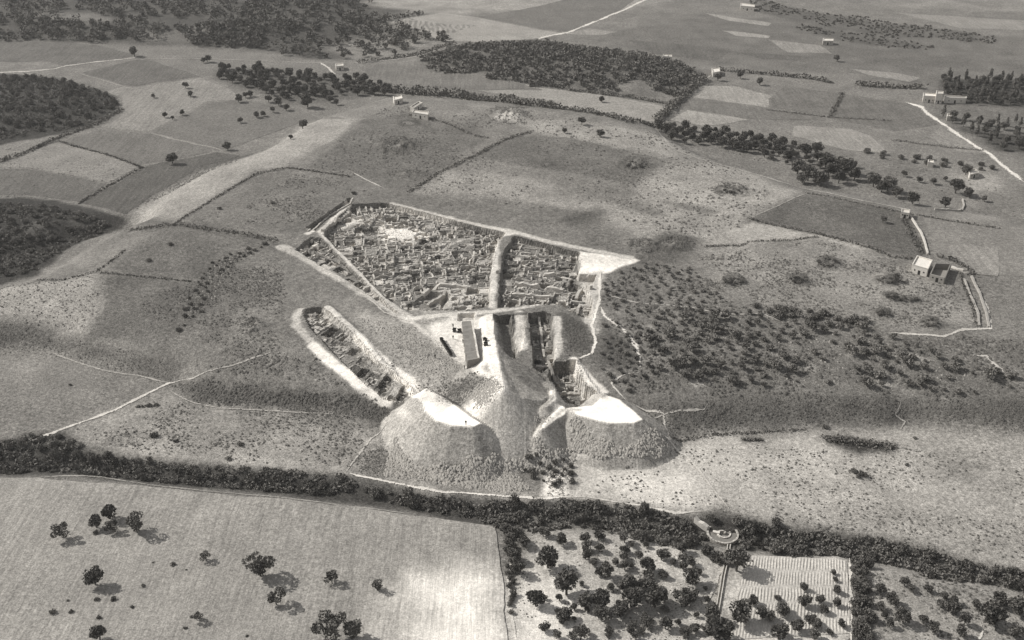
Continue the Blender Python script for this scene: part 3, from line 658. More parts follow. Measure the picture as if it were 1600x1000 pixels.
field(104, ((-60, 66), (38, 64), (150, 70), (215, 86), (170, 96), (100, 104), (78, 97), (-60, 95)), "dark field in the far left corner below the wood")
field(103, ((128, 114), (215, 93), (240, 96), (314, 120), (250, 128), (215, 135), (190, 132)), "dark field beside the pale farm road")
field(136, ((165, 143), (192, 136), (215, 136), (312, 122), (360, 140), (380, 156), (326, 158), (233, 206), (158, 199), (192, 180), (190, 152)), "pale stubble field right of the dark copse")
field(114, ((328, 160), (380, 158), (400, 160), (470, 172), (540, 186), (470, 192), (356, 233), (340, 231), (236, 207)), "grey field with a row of small trees")
field(112, ((155, 202), (232, 209), (344, 234), (300, 244), (250, 252), (222, 257), (98, 221)), "grey field with one large round tree")
field(134, ((93, 222), (185, 248), (220, 260), (170, 285), (90, 270), (40, 262), (-60, 260), (-60, 235), (45, 236)), "pale scrubby field below the dark copse")
field(104, ((-60, 264), (40, 264), (90, 272), (168, 287), (125, 316), (40, 304), (-60, 306)), "dull scrubby field above the dark gully")
field(94, ((225, 262), (252, 254), (300, 246), (340, 238), (378, 244), (310, 262), (240, 305), (198, 334), (190, 332), (128, 318)), "dark rough field beside the pale embankment")
field(112, ((748, 26), (830, 12), (925, -10), (1012, -14), (975, 12), (938, 30), (890, 49), (850, 46), (800, 36)), "dark far field left of the white road")
field(152, ((610, 34), (690, 20), (746, 27), (800, 38), (850, 48), (880, 52), (845, 60), (760, 66), (690, 64)), "pale stubble field behind the wooded hill")
field(122, ((560, 42), (625, 26), (680, 36), (745, 40), (705, 52), (640, 48)), "grey tongue-shaped field behind the far wood")
field(142, ((920, 44), (965, 50), (940, 55), (880, 53), (900, 49)), "small pale field right of the white road")
field(116, ((560, 104), (640, 96), (690, 102), (760, 118), (850, 138), (740, 140), (640, 134), (600, 130)), "grey field below the far hedged road")
field(146, ((765, 120), (850, 138), (962, 152), (1048, 168), (1024, 190), (930, 176), (850, 158), (745, 141), (850, 141)), "pale strip field along the foot of the wooded hill")
field(148, ((1062, 152), (1100, 134), (1150, 135), (1205, 150), (1200, 168), (1140, 160), (1082, 152)), "pale field right of the dark hedged lane")
field(113, ((1062, 158), (1082, 154), (1200, 170), (1300, 180), (1290, 188), (1175, 186), (1076, 170)), "grey strip field between two pale fields")
field(152, ((1047, 188), (1074, 172), (1170, 187), (1135, 194), (1098, 197)), "pale wedge field beside the hedged lane")
field(110, ((1207, 150), (1225, 135), (1312, 146), (1296, 181), (1205, 168)), "grey square field left of the dark field bank")
field(108, ((1318, 147), (1420, 162), (1440, 172), (1465, 195), (1400, 205), (1300, 186), (1302, 180)), "grey field left of the white road bend")
field(143, ((1240, 196), (1330, 202), (1360, 212), (1388, 240), (1320, 234), (1260, 218), (1238, 212)), "pale ribbed field above the tree belt", M_FIELD_F)
field(134, ((1470, 198), (1510, 222), (1540, 240), (1500, 238), (1450, 215)), "pale field below the white road")
field(126, ((1445, 340), (1560, 352), (1640, 362), (1640, 436), (1500, 425), (1460, 400)), "grey field right of the farmstead")
field(138, ((1480, 382), (1560, 388), (1560, 432), (1502, 428)), "pale corner field right of the farmstead", off=0.2)
field(150, ((1128, 48), (1160, 50), (1203, 56), (1200, 60), (1150, 56)), "thin pale strip field on the far plain")
field(146, ((1100, 20), (1150, 28), (1205, 36), (1200, 41), (1140, 33)), "pale band field below the white farm building")
field(98, ((1150, 82), (1200, 84), (1252, 88), (1246, 95), (1190, 92)), "dark strip field on the far plain")
field(142, ((1330, 108), (1400, 114), (1440, 122), (1420, 128), (1360, 118)), "pale patch field left of the poplars")
field(104, ((1300, 70), (1420, 84), (1520, 92), (1500, 106), (1390, 100), (1310, 84)), "broad dark field in the far right plain")
field(138, ((1200, 62), (1280, 70), (1300, 84), (1230, 82)), "grey-pale field left of the broad dark field")
field(100, ((980, 62), (1080, 70), (1140, 80), (1120, 96), (1020, 84)), "dark field behind the wooded hill's right end")
field(140, ((1400, 20), (1560, 30), (1640, 34), (1640, 48), (1500, 44)), "pale field at the far right top")
field(147, ((-90, 746), (60, 748), (230, 762), (400, 778), (530, 790), (640, 806), (772, 822), (780, 870), (787, 920), (792, 1000), (794, 1080), (-90, 1080)), "large pale ploughed field in the foreground with scattered trees", M_FIELD_F, off=.28, step=2.2, extra=((228, 12, ((660, 915), (740, 895), (800, 900), (800, 1080), (620, 1080), (630, 960))), (150, 20, ((-90, 740), (120, 750), (100, 1080), (-90, 1080)))))

PATHS = [
 (190, ((-60, 116), (38, 112), (85, 108), (102, 103), (150, 97), (215, 90)), 2.6, "pale farm road in the far left", "road"),
 (150, ((215, 91), (320, 92), (400, 95), (480, 98), (545, 99)), 1.8, "faint track running on from the far farm road", "track"),
 (150, ((124, 115), (200, 137), (300, 155), (352, 160)), 1.6, "thin pale track between the far left fields"),
 (150, ((232, 208), (290, 222), (355, 236)), 1.8, "pale strip between two grey fields"),
 (200, ((500, 98), (512, 106), (525, 118)), 2.6, "short white road by the far crossing", "road"),
 (170, ((545, 99), (620, 93), (660, 86), (700, 73)), 2.4, "hedged road left of the wooded hill", "road"),
 (215, ((838, 63), (850, 58), (890, 50), (920, 38), (940, 30), (975, 16), (1012, -2), (1040, -18)), 3.4, "white road crossing the far plain", "road"),
 (160, ((1026, 192), (1042, 175), (1066, 152), (1090, 132), (1110, 118)), 2.5, "grey lane between the hill and pale fields", "lane"),
 (165, ((1024, 200), (1040, 220), (1052, 233), (1090, 248), (1150, 264), (1262, 296), (1340, 312), (1420, 328)), 2.2, "track along the far edge of the mound", "track"),
 (222, ((1415, 160), (1440, 167), (1450, 178), (1470, 192), (1500, 212), (1530, 232), (1548, 242), (1563, 256), (1600, 285)), 3.2, "white winding road at the right edge", "road"),
 (205, ((40, 692), (95, 672), (180, 641), (230, 615), (262, 599), (280, 595)), 1.5, "white footpath climbing to the mound on the left"),
 (172, ((280, 595), (300, 592), (360, 572), (410, 555), (432, 547)), 0.9, "faint footpath up the side of the mound"),
 (165, ((75, 549), (110, 562), (160, 579), (215, 587), (262, 598)), 0.9, "pale line along the foot of the left slope"),
 (170, ((266, 612), (300, 629), (340, 638), (400, 641), (480, 645), (540, 648)), 0.8, "pale line at the foot of the dark scrub bank"),
 (182, ((538, 740), (560, 712), (580, 686), (605, 660)), 1.0, "thin footpath rising from the stream to the left tip"),
 (220, ((528, 742), (545, 740), (600, 752), (690, 768), (770, 774), (850, 779), (920, 777)), 0.9, "white footpath along the stream bank"),
 (205, ((920, 778), (990, 788), (1055, 802), (1090, 800)), 1.0, "white bank edge above the thicket"),
 (195, ((978, 626), (1010, 642), (1035, 648), (1040, 668), (1048, 690), (1072, 712), (1100, 745), (1138, 795)), 1.1, "footpath down from the right tip to the well"),
 (180, ((1010, 648), (1060, 644), (1100, 642), (1108, 630)), 0.8, "faint path above the scrub bank"),
 (222, ((940, 425), (935, 445), (936, 470), (930, 492), (924, 508), (931, 535), (926, 552), (900, 562)), 1.6, "white footpath from the bright clearing to the deep pit"),
 (212, ((940, 480), (945, 495), (975, 516), (992, 540), (999, 560), (999, 574)), 1.7, "white path curving round the dark scrub"),
 (205, ((985, 584), (972, 588), (955, 600), (965, 612), (978, 626)), 1.2, "broken white path above the right tip"),
 (170, ((940, 460), (1000, 474), (1070, 480), (1105, 486), (1150, 492), (1192, 490), (1225, 505)), 0.9, "thin path through the scrub to the orchard"),
 (200, ((1390, 520), (1475, 526), (1492, 520), (1506, 515), (1548, 514), (1545, 492), (1530, 455), (1518, 432)), 1.5, "white path round the corner of the mound field"),
 (190, ((1515, 555), (1540, 556), (1555, 570), (1575, 590)), 2.0, "white track at the right edge below the orchard", "track"),
 (170, ((1408, 628), (1400, 650), (1415, 660), (1406, 672)), 0.8, "thin zigzag path down the right scrub bank"),
 (160, ((1170, 342), (1215, 322), (1262, 302)), 0.8, "pale edge of the dark parcel"),
 (190, ((549, 269), (570, 280), (600, 294)), 0.9, "short pale footpath on the grass behind the ruins"),
 (190, ((560, 452), (600, 488), (640, 502)), 0.9, "thin footpath beside the pale baulk"),
 (205, ((795, 840), (797, 880), (792, 905), (797, 930), (800, 960), (805, 1000)), 0.9, "pale path along the orchard hedge"),
 (195, ((1135, 870), (1122, 905), (1112, 930), (1104, 948)), 0.9, "pale furrow path beside the water channel"),
 (200, ((1530, 970), (1534, 985), (1526, 1010)), 0.9, "short white path in the lower right corner"),
 (212, ((1326, 872), (1330, 920), (1328, 960), (1330, 1010)), 0.9, "pale edge of the garden beds"),
 (150, ((60, 746), (100, 744), (160, 746), (230, 758), (330, 768), (400, 774), (530, 789), (640, 803)), 1.0, "pale footpath along the near side of the stream"),
]
for p in PATHS:
    path(p[0], p[1], p[2], p[3], p[4] if len(p) > 4 else "path")
# dark plough scars in the foreground field are open drill lines
for k, pts in enumerate((((345, 790), (300, 840), (262, 878)), ((250, 770), (190, 838), (120, 920)), ((672, 795), (672, 860), (658, 960), (652, 1010)), ((625, 815), (600, 870), (585, 905)), ((390, 915), (360, 1000)), ((340, 915), (322, 955)))):
    path(100, pts, 0.3, "thin dark furrow line in the pale foreground field" , "furrow", off=0.16, jit=0.5)
for k, pts in enumerate((((475, 790), (455, 820), (425, 860)), ((532, 805), (505, 830), (470, 860)), ((557, 800), (560, 815)))):
    path(205, pts, 0.5, "thin pale trail in the foreground field", "path", off=0.16, jit=1.5)

# garden beds with real ridges
def garden():
    c = GP(((1165, 868), (1322, 876), (1329, 990), (1140, 1000)))
    nu, nv = 300, 70
    u = np.linspace(0, 1, nu)[:, None]; v = np.linspace(0, 1, nv)[None, :]
    top = c[0] + (c[1] - c[0]) * u; bot = c[3] + (c[2] - c[3]) * u
    Pt = top[:, None, :] * (1 - v[..., None]) + bot[:, None, :] * v[..., None]
    x, y = Pt[..., 0], Pt[..., 1]
    Lu = np.hypot(*(c[1] - c[0]))
    band = np.floor(v * 5)
    ph = u * Lu / .8 + band * 0.37 + (fbm(x, y, 6, 140, 2) - 0.5) * 0.9
    edge = np.minimum((v * 5) % 1, 1 - (v * 5) % 1) * 5
    r = (0.5 + 0.5 * np.cos(2 * np.pi * ph)) * np.clip(edge, 0, 1) * (0.5 + fbm(x, y, 3, 144, 2))
    z = HZ(x, y) + 0.12 + 0.15 * r
    I = np.arange(nu * nv).reshape(nu, nv); Fq = np.stack([I[:-1, :-1], I[:-1, 1:], I[1:, 1:], I[1:, :-1]], -1).reshape(-1, 4)
    o = link("garden_beds", np_mesh("garden_beds", np.stack([x, y, z], -1).reshape(-1, 3), Fq, True), M_BEDS, kind='structure', label="pale garden beds with raised ridges in rows")
    a = alb(186); o.color = (a, a, a, 1)
garden()

# ------------------------------------------------------------------ ruins
def wall_mesh(p, q, th, h, zb):
    L = float(np.hypot(*(q - p))); n = max(1, int(L / .85)); t = (q - p) / L; nr = np.array([-t[1], t[0]])
    V = []; 
    for i in range(n + 1):
        c = p + (q - p) * i / n + nr * random.uniform(-.12, .12)
        ht = h * random.uniform(0.35, 1.15); tt = th * random.uniform(.8, 1.2) / 2
        for s, zz, k in ((-1, -.5, 1.15), (-1, ht, .85), (1, ht * random.uniform(.85, 1.05), .85), (1, -.5, 1.15)):
            w2 = c + nr * s * tt * k; V.append((w2[0], w2[1], zb + zz))
    Fc = [(0, 1, 2, 3), (4 * n + 3, 4 * n + 2, 4 * n + 1, 4 * n)]
    for i in range(n):
        a = 4 * i
        for k in range(3): Fc.append((a + k, a + 4 + k, a + 5 + k, a + k + 1))
    me = bpy.data.meshes.new("wall"); me.from_pydata(V, [], Fc); me.update(); return me
AREA_LABEL = {
 'west quarter': "roofless rubble house left of the raised baulk path",
 'narrow west strip': "roofless rubble house between the two pale baulks",
 'east quarter': "roofless rubble house right of the raised baulk path",
 'long trench': "roofless stone house in the separate slanting trench",
 'deep pit': "stone chamber in the dark pit by the right tip",
 'palace trench': "stone walls in the deep narrow trench",
}
for nm, keep, th, c0, b in RUINS:
    pw, dep = PITW[nm]
    ca, sa = math.cos(th), math.sin(th)
    def wpt(u, v): return np.array([u * ca - v * sa + c0[0], u * sa + v * ca + c0[1]])
    ctr = wpt((b[0] + b[2]) / 2, (b[1] + b[3]) / 2)
    cz = float(HZ(*ctr))
    root = empty("ruined_house", (ctr[0], ctr[1], cz), AREA_LABEL[nm], "ruin", nm + " ruins")
    rb = random.uniform(-.14, .14); Rb = np.array([[math.cos(rb), -math.sin(rb)], [math.sin(rb), math.cos(rb)]])
    segs = set(); hb = random.choice([.5, .7, .9, 1.2, 1.6]) * (.7 if nm == 'long trench' else 1)
    for (u0, v0, u1, v1) in keep:
        for s in (((u0, v0), (u1, v0)), ((u0, v0), (u0, v1)), ((u1, v0), (u1, v1)), ((u0, v1), (u1, v1))):
            segs.add(tuple(tuple(round(c, 2) for c in e) for e in s))
    done = []
    cnt = 0
    for (a, e) in sorted(segs):
        hor = abs(a[1] - e[1]) < 1e-3
        if any((h2 == hor) and abs((a[1] if hor else a[0]) - k2) < 0.3 and min(hi2, (e[0] if hor else e[1])) - max(lo2, (a[0] if hor else a[1])) > 0.5 for h2, k2, lo2, hi2 in done): continue
        if random.random() < 0.18: continue
        done.append((hor, a[1] if hor else a[0], a[0] if hor else a[1], e[0] if hor else e[1]))
        p, q = wpt(*a), wpt(*e)
        p = ctr + Rb @ (p - ctr) + np.array([random.uniform(-.45, .45), random.uniform(-.45, .45)]); q = ctr + Rb @ (q - ctr) + np.array([random.uniform(-.45, .45), random.uniform(-.45, .45)])
        mid = (p + q) / 2
        if sdist(mid[:1], mid[1:], pw)[0] < 0.7: continue
        L = np.hypot(*(q - p))
        if L < 0.9: continue
        pieces = [(0, 1)]
        if L > 3 and random.random() < 0.45:
            g = random.uniform(.2, .7); pieces = [(0, g), (g + 1.0 / L, 1)]
        for f0, f1 in pieces:
            if (f1 - f0) * L < 0.7: continue
            pa, pb = p + (q - p) * f0, p + (q - p) * f1
            zb = float(min(HZ(*pa), HZ(*pb), HZ(*((pa + pb) / 2))))
            me = wall_mesh(pa - ctr, pb - ctr, random.uniform(.4, .85), hb * random.uniform(.6, 1.25), zb - cz)
            link("wall", me, M_WALL, root); cnt += 1
    if cnt == 0: bpy.data.objects.remove(root)

# long flat-topped block in the white clearing
def long_block():
    zt = TELL_Z + 2.6
    q = U(P((722, 502), (738, 501), (749, 560), (729, 563))[:, 0], P((722, 502), (738, 501), (749, 560), (729, 563))[:, 1], zt)
    c = q.mean(0); zb = float(HZ(*c))
    root = empty("earth_block", (c[0], c[1], zb), "long grey flat-topped block standing in the white clearing", "earthwork")
    n = 22; V = []; 
    for i in range(n + 1):
        f = i / n
        l = q[0] + (q[3] - q[0]) * f - c; r = q[1] + (q[2] - q[1]) * f - c
        for k, s in ((0, 0), (0.02, 1), (0.5, 1), (0.98, 1), (1, 0)):
            pt = l + (r - l) * k + np.array([random.uniform(-.3, .3)] * 2); V.append((pt[0], pt[1], -1.0 if not s else zt - zb + random.uniform(-.35, .2)))
    Fc = []
    for i in range(n):
        for k in range(4): a = 5 * i + k; Fc.append((a, a + 1, a + 6, a + 5))
    Fc += [(4, 3, 2, 1, 0), tuple(5 * n + k for k in range(5))]
    me = bpy.data.meshes.new("block_body"); me.from_pydata(V, [], Fc); me.update()
    bm = bmesh.new(); bm.from_mesh(me); bmesh.ops.recalc_face_normals(bm, faces=bm.faces); bm.to_mesh(me); bm.free()
    link("block_body", me, M_BLOCK, root)
    V = []; m = 16
    for i in range(m + 1):
        f = i / m; r = q[1] + (q[2] - q[1]) * f - c
        for dx, dz in ((-.5, 0.0), (-.5, .35), (.1, .35), (.1, 0.0)): V.append((r[0] + dx + random.uniform(-.08, .08), r[1], zt - zb + dz + (random.uniform(-.1, .1) if dz else -.15)))
    Fc = [(4 * i + k, 4 * i + 4 + k, 4 * i + 5 + k, 4 * i + k + 1) for i in range(m) for k in range(3)] + [(0, 1, 2, 3), (4 * m + 3, 4 * m + 2, 4 * m + 1, 4 * m)]
    me = bpy.data.meshes.new("kerb"); me.from_pydata(V, [], Fc); me.update(); link("kerb", me, M_PLASTER, root)
long_block()

# ------------------------------------------------------------------ houses
def house(pts, h, label, roof=None, wallm=None, parapet=True, name="farm_house", cat="house", group=None, door=True, yard=False):
    q = P(*pts); base = g1(q[:, 0].mean(), q[:, 1].mean() + h * 3)[2]
    fp = U(q[:, 0], q[:, 1], base + h); c = fp.mean(0)
    root = empty(name, (c[0], c[1], base), label, cat, group)
    loc = [tuple(p - c) for p in fp]
    a = sum(loc[i][0] * loc[(i + 1) % 4][1] - loc[(i + 1) % 4][0] * loc[i][1] for i in range(4))
    if a < 0: loc = loc[::-1]
    for i in range(4):           # four walls
        p, r = np.array(loc[i]), np.array(loc[(i + 1) % 4]); L = np.hypot(*(r - p)); t = (r - p) / L; n = np.array([t[1], -t[0]])
        link("wall", prism("wall", [tuple(p + t * 0.0), tuple(r - t * 0.35), tuple(r - t * .35 - n * .35), tuple(p - n * .35)], -0.6, h), wallm or M_PLASTER, root)
        if n[1] < -0.3 and L > 3.5 and door:
            m = p + t * L * 0.5; 
            link("door", prism("door", [tuple(m - t * .5 + n * .03), tuple(m + t * .5 + n * .03), tuple(m + t * .5 - n * .1), tuple(m - t * .5 - n * .1)], 0, 1.9), M_DARK, root)
            for f in (.22, .78):
                m = p + t * L * f
                link("window", prism("window", [tuple(m - t * .3 + n * .03), tuple(m + t * .3 + n * .03), tuple(m + t * .3 - n * .1), tuple(m - t * .3 - n * .1)], 1.3, 1.9), M_DARK, root)
    ins = [tuple(np.array(p) * 0.97) for p in loc]
    link("roof", prism("roof", ins, h - .45 if not yard else .2, h - .2 if not yard else .3), roof or M_ROOF, root)
    if parapet and not yard:
        for i in range(4):
            p, r = np.array(loc[i]), np.array(loc[(i + 1) % 4]); t = (r - p) / np.hypot(*(r - p)); n = np.array([t[1], -t[0]])
            link("parapet", prism("parapet", [tuple(p + n * .05), tuple(r - t * .3 + n * .05), tuple(r - t * .3 - n * .3), tuple(p - n * .3)], h + .003, h + .3), wallm or M_PLASTER, root)
    return root
house(((1433, 400), (1457, 407), (1450, 421), (1425, 414)), 3.4, "white flat-roofed farmhouse beside the walled yard on the right")
house(((1461, 411), (1486, 412), (1477, 434), (1453, 428)), 2.8, "grey walled yard building joined to the white farmhouse", roof=M_ROOFD, yard=True, wallm=M_ROOFD, name="yard_building", cat="building")
house(((1409, 326), (1422, 328), (1421, 334), (1408, 332)), 2.6, "tiny white hut at the top of the long field wall", name="hut", cat="hut")
house(((646, 172), (670, 175), (669, 180), (644, 176)), 2.8, "long low building with a bright white roof by the hedge", name="long_shed", cat="shed")
house(((641, 167), (654, 159), (660, 161), (647, 169)), 2.6, "grey shed set askew behind the white-roofed building", roof=M_ROOFD, name="shed", cat="shed")
house(((614, 151), (627, 149), (629, 154), (616, 157)), 2.8, "small pale hut among trees above the white-roofed building", name="hut", cat="hut")
house(((524, 100), (536, 99), (537, 103), (525, 104)), 2.8, "small pale house by the far road crossing")
house(((1443, 145), (1463, 147), (1463, 151), (1443, 150)), 4.0, "pale farmhouse range left of the tall block by the poplars")
house(((1463, 142), (1474, 143), (1474, 147), (1463, 147)), 6.0, "taller pale block of the far right farm", name="tower_house")
house(((1476, 149), (1510, 151), (1510, 154), (1476, 153)), 3.2, "long low farm range right of the taller block", roof=M_ROOFD, name="farm_range", cat="building")
house(((1480, 178), (1487, 178), (1487, 182), (1480, 182)), 2.6, "small white hut in front of the poplars beside the white road", name="hut", cat="hut")
house(((1286, 60), (1302, 61), (1302, 64), (1286, 64)), 3.0, "white roofed hut in the far right plain", name="hut", cat="hut")
house(((1157, 5), (1179, 8), (1179, 11), (1157, 9)), 3.5, "white farm building at the top edge of the plain", name="farm_building", cat="building")
house(((1036, 85), (1050, 86), (1050, 89), (1036, 88)), 3.0, "small pale house behind the wooded hill")
house(((1112, 107), (1124, 106), (1125, 112), (1114, 114)), 2.8, "pale hut at the end of the hedged lane", name="hut", cat="hut")
house(((1450, 250), (1459, 251), (1459, 255), (1450, 254)), 2.5, "small white hut in the hedge right of the tree belt", name="hut", cat="hut")
house(((1512, 266), (1524, 264), (1530, 270), (1516, 273)), 2.4, "low pale kiln-like hut near the right edge", name="hut", cat="hut")

# stone field walls
def stone_wall(pts, wid, h, label, mat=None):
    pw = resample(GP(pts), 1.3, False, 0.5); c = pw.mean(0); zc = float(HZ(*c)); V = []
    t = np.gradient(pw, axis=0); t /= np.linalg.norm(t, axis=1)[:, None]; nr = np.stack([-t[:, 1], t[:, 0]], -1); n = len(pw)
    for i in range(n):
        hh = h * random.uniform(.6, 1.1); zz = float(HZ(*pw[i]))
        for s, k in ((-1, 0), (-.8, 1), (.8, 1), (1, 0)):
            p = pw[i] + nr[i] * s * wid / 2 * random.uniform(.85, 1.15) - c; V.append((p[0], p[1], zz - zc + (hh if k else -.4)))
    Fc = [(4 * i + k, 4 * i + 4 + k, 4 * i + 5 + k, 4 * i + k + 1) for i in range(n - 1) for k in range(3)] + [(0, 1, 2, 3), (4 * n - 1, 4 * n - 2, 4 * n - 3, 4 * n - 4)]
    me = bpy.data.meshes.new("stone_wall"); me.from_pydata(V, [], Fc); me.update()
    o = link("stone_wall", me, mat or M_WALL, label=label, cat="stone wall"); o.location = (c[0], c[1], zc); return o
stone_wall(((1422, 338), (1430, 350), (1440, 366), (1445, 380), (1450, 398)), 0.8, 1.0, "long pale field wall from the tiny hut to the farmhouse", M_PLASTER)
stone_wall(((1487, 418), (1497, 422), (1505, 424)), 0.8, 1.0, "short pale wall stub right of the yard building", M_PLASTER)
stone_wall(((1518, 433), (1530, 458), (1541, 490), (1545, 512)), 0.9, 0.9, "pale wall down the right side of the mound field")
stone_wall(((1506, 438), (1516, 462), (1528, 490), (1530, 510)), 0.9, 0.9, "broken rubble wall left of the pale boundary wall")
stone_wall(((1504, 312), (1506, 322), (1500, 330), (1460, 328)), 0.8, 0.9, "low wall corner near the right edge above the hut")
stone_wall(((480, 362), (515, 337), (552, 310)), 0.7, 0.6, "dark stone rim along the upper left edge of the ruins")
stone_wall(((856, 564), (862, 580), (873, 606)), 0.8, 1.8, "pale straight stone wall on the left rim of the dark pit")

stone_wall(((806, 446), (840, 450), (880, 456)), 1.6, 1.8, "long thick pale wall in the lower part of the east ruins")
stone_wall(((800, 462), (836, 464), (864, 467)), 1.3, 1.3, "second thick wall below the long one in the east ruins")
stone_wall(((850, 432), (876, 436), (892, 440)), 1.4, 1.6, "short thick wall left of the dark square cut")
stone_wall(((660, 462), (682, 452), (712, 448), (735, 452)), 1.6, 1.4, "curving pale bank in the lower west ruins")
stone_wall(((668, 480), (690, 466), (696, 456)), 1.3, 1.5, "pale wall leaning beside the dark lower pit")
stone_wall(((550, 340), (580, 346), (600, 350)), 1.2, 1.6, "straight wall in the upper left of the west ruins")
stone_wall(((504, 362), (528, 346), (548, 336)), 1.6, 1.4, "pale wide wall inside the upper left corner")
stone_wall(((900, 470), (912, 458), (924, 452)), 1.4, 1.6, "pale wall at the right end of the east ruins")
stone_wall(((898, 492), (906, 480), (922, 482)), 1.3, 1.5, "pale wall corner at the lower right of the east ruins")
stone_wall(((842, 500), (846, 530), (850, 562)), 1.0, 1.6, "long wall along the floor of the deep narrow trench")

# well with a round animal track
def well():
    cx, cy, cz = g1(1129, 836)
    root = empty("round_well", (cx, cy, cz), "round stone animal-driven well with spiral centre in the thicket", "well")
    R = 4.0; n = 30
    disc = prism("track_floor", [(R * .97 * math.cos(a), R * .97 * math.sin(a)) for a in np.linspace(0, 2 * math.pi, 40, endpoint=False)], -.5, .35)
    link("track_floor", disc, M_BLOCK, root)
    for k in range(n):
        a0, a1 = 2 * math.pi * (k + .06) / n, 2 * math.pi * (k + .94) / n
        h = .75 + random.uniform(-.1, .15)
        link("rim_stone", prism("rim_stone", [(R * math.cos(a0), R * math.sin(a0)), ((R + .55) * math.cos(a0), (R + .55) * math.sin(a0)), ((R + .55) * math.cos(a1), (R + .55) * math.sin(a1)), (R * math.cos(a1), R * math.sin(a1))], -.5, h), M_WALL, root)
    for k in range(16):
        a = k * .42; r0 = .5 + k * .1
        link("spiral_stone", prism("spiral_stone", [(r0 * math.cos(a), r0 * math.sin(a)), ((r0 + .45) * math.cos(a), (r0 + .45) * math.sin(a)), ((r0 + .5) * math.cos(a + .38), (r0 + .5) * math.sin(a + .38)), ((r0 + .05) * math.cos(a + .38), (r0 + .05) * math.sin(a + .38))], .3, .9 - .02 * k), M_PLASTER, root)
    link("basin", prism("basin", [(-2.9, .2), (-1.0, -.4), (-.7, .5), (-2.6, 1.1)], .3, .95), M_PLASTER, root)
    link("drive_beam", prism("drive_beam", [(-.1, -.1), (.1, -.1), (2.6, 1.4), (2.45, 1.55)], 1.2, 1.4), M_BARK, root)
    link("post", prism("post", [(-.15, -.15), (.15, -.15), (.15, .15), (-.15, .15)], .3, 1.5), M_BARK, root)
well()
stone_wall(((1086, 814), (1092, 819), (1099, 824), (1106, 829)), 1.4, 1.6, "bright white masonry ramp beside the round well", M_PLASTER)
def channel(pts, label):
    pw = resample(GP(pts), 1.5, False, .2); c = pw[0].copy(); zc = float(HZ(*c)); t = np.gradient(pw, axis=0); t /= np.linalg.norm(t, axis=1)[:, None]; nr = np.stack([-t[:, 1], t[:, 0]], -1)
    root = empty("water_channel", (c[0], c[1], zc), label, "channel")
    for s in (-1, 1):
        V = []; n = len(pw)
        for i in range(n):
            zz = float(HZ(*pw[i])) - zc
            for o, z in ((.25, -.3), (.25, .55), (.5, .55), (.5, -.3)): p = pw[i] + nr[i] * s * o - c; V.append((p[0], p[1], zz + z))
        Fc = [(4 * i + k, 4 * i + 4 + k, 4 * i + 5 + k, 4 * i + k + 1) for i in range(n - 1) for k in range(3)] + [(0, 1, 2, 3), (4 * n - 1, 4 * n - 2, 4 * n - 3, 4 * n - 4)]
        me = bpy.data.meshes.new("channel_wall"); me.from_pydata(V, [], Fc); me.update(); link("channel_wall", me, M_PLASTER, root)
channel(((1139, 852), (1136, 872), (1131, 895), (1126, 925), (1120, 958)), "straight pale water channel running down from the round well")

# ------------------------------------------------------------------ wagons and workers
def wagon_tree():
    tub = bmesh.new()
    vs = [tub.verts.new(v) for v in ((-.45, -.45, .5), (.45, -.45, .5), (.45, .45, .5), (-.45, .45, .5), (-.75, -.6, 1.25), (.75, -.6, 1.25), (.75, .6, 1.25), (-.75, .6, 1.25), (-.68, -.53, 1.25), (.68, -.53, 1.25), (.68, .53, 1.25), (-.68, .53, 1.25), (-.4, -.4, .58), (.4, -.4, .58), (.4, .4, .58), (-.4, .4, .58))]
    for f in ((3, 2, 1, 0), (0, 1, 5, 4), (1, 2, 6, 5), (2, 3, 7, 6), (3, 0, 4, 7), (4, 5, 9, 8), (5, 6, 10, 9), (6, 7, 11, 10), (7, 4, 8, 11), (8, 9, 13, 12), (9, 10, 14, 13), (10, 11, 15, 14), (11, 8, 12, 15), (12, 13, 14, 15)): tub.faces.new([vs[i] for i in f])
    fr = prism("chassis", [(-.8, -.35), (.8, -.35), (.8, .35), (-.8, .35)], .3, .48)
    wh = bmesh.new(); bmesh.ops.create_cone(wh, cap_ends=True, segments=12, radius1=.22, radius2=.22, depth=.12, matrix=Matrix.Rotation(math.pi / 2, 4, 'X'))
    return bm_mesh("tub", tub), fr, bm_mesh("wheel", wh)
TUB, CHAS, WHEEL = wagon_tree()
for m_ in (TUB, CHAS, WHEEL): m_.materials.append(M_IRON)
def wagon(px, py, rz, label, group):
    x, y, z = g1(px, py); r = empty("tip_wagon", (x, y, z), label, "wagon", group, rz)
    link("tub", TUB, None, r); link("chassis", CHAS, None, r)
    for a in (-.5, .5):
        for b in (-.42, .42): o = link("wheel", WHEEL, None, r); o.location = (a, b, .22)
pa, pb = np.array([690, 533.]), np.array([704, 555.])
wa, wb = G(*pa)[0], G(*pb)[0]; ang = math.atan2(wb[1] - wa[1], wb[0] - wa[0])
ORD = ["first", "second", "third", "fourth", "fifth", "sixth"]
for k in range(6):
    p = pa + (pb - pa) * k / 5
    wagon(p[0], p[1], ang, ORD[k] + " wagon from the top of the dark row left of the long block", "wagons in a row")
for k, (a, b, l) in enumerate(((718, 519, "single tip wagon at the upper left of the long block"), (710, 518, "tip wagon beside another near the long block's upper end"), (758, 533, "upper wagon on the white ridge right of the long block"), (759, 540, "lower wagon on the white ridge right of the long block"))):
    wagon(a, b, 0.3 + k, l, "wagons standing apart")
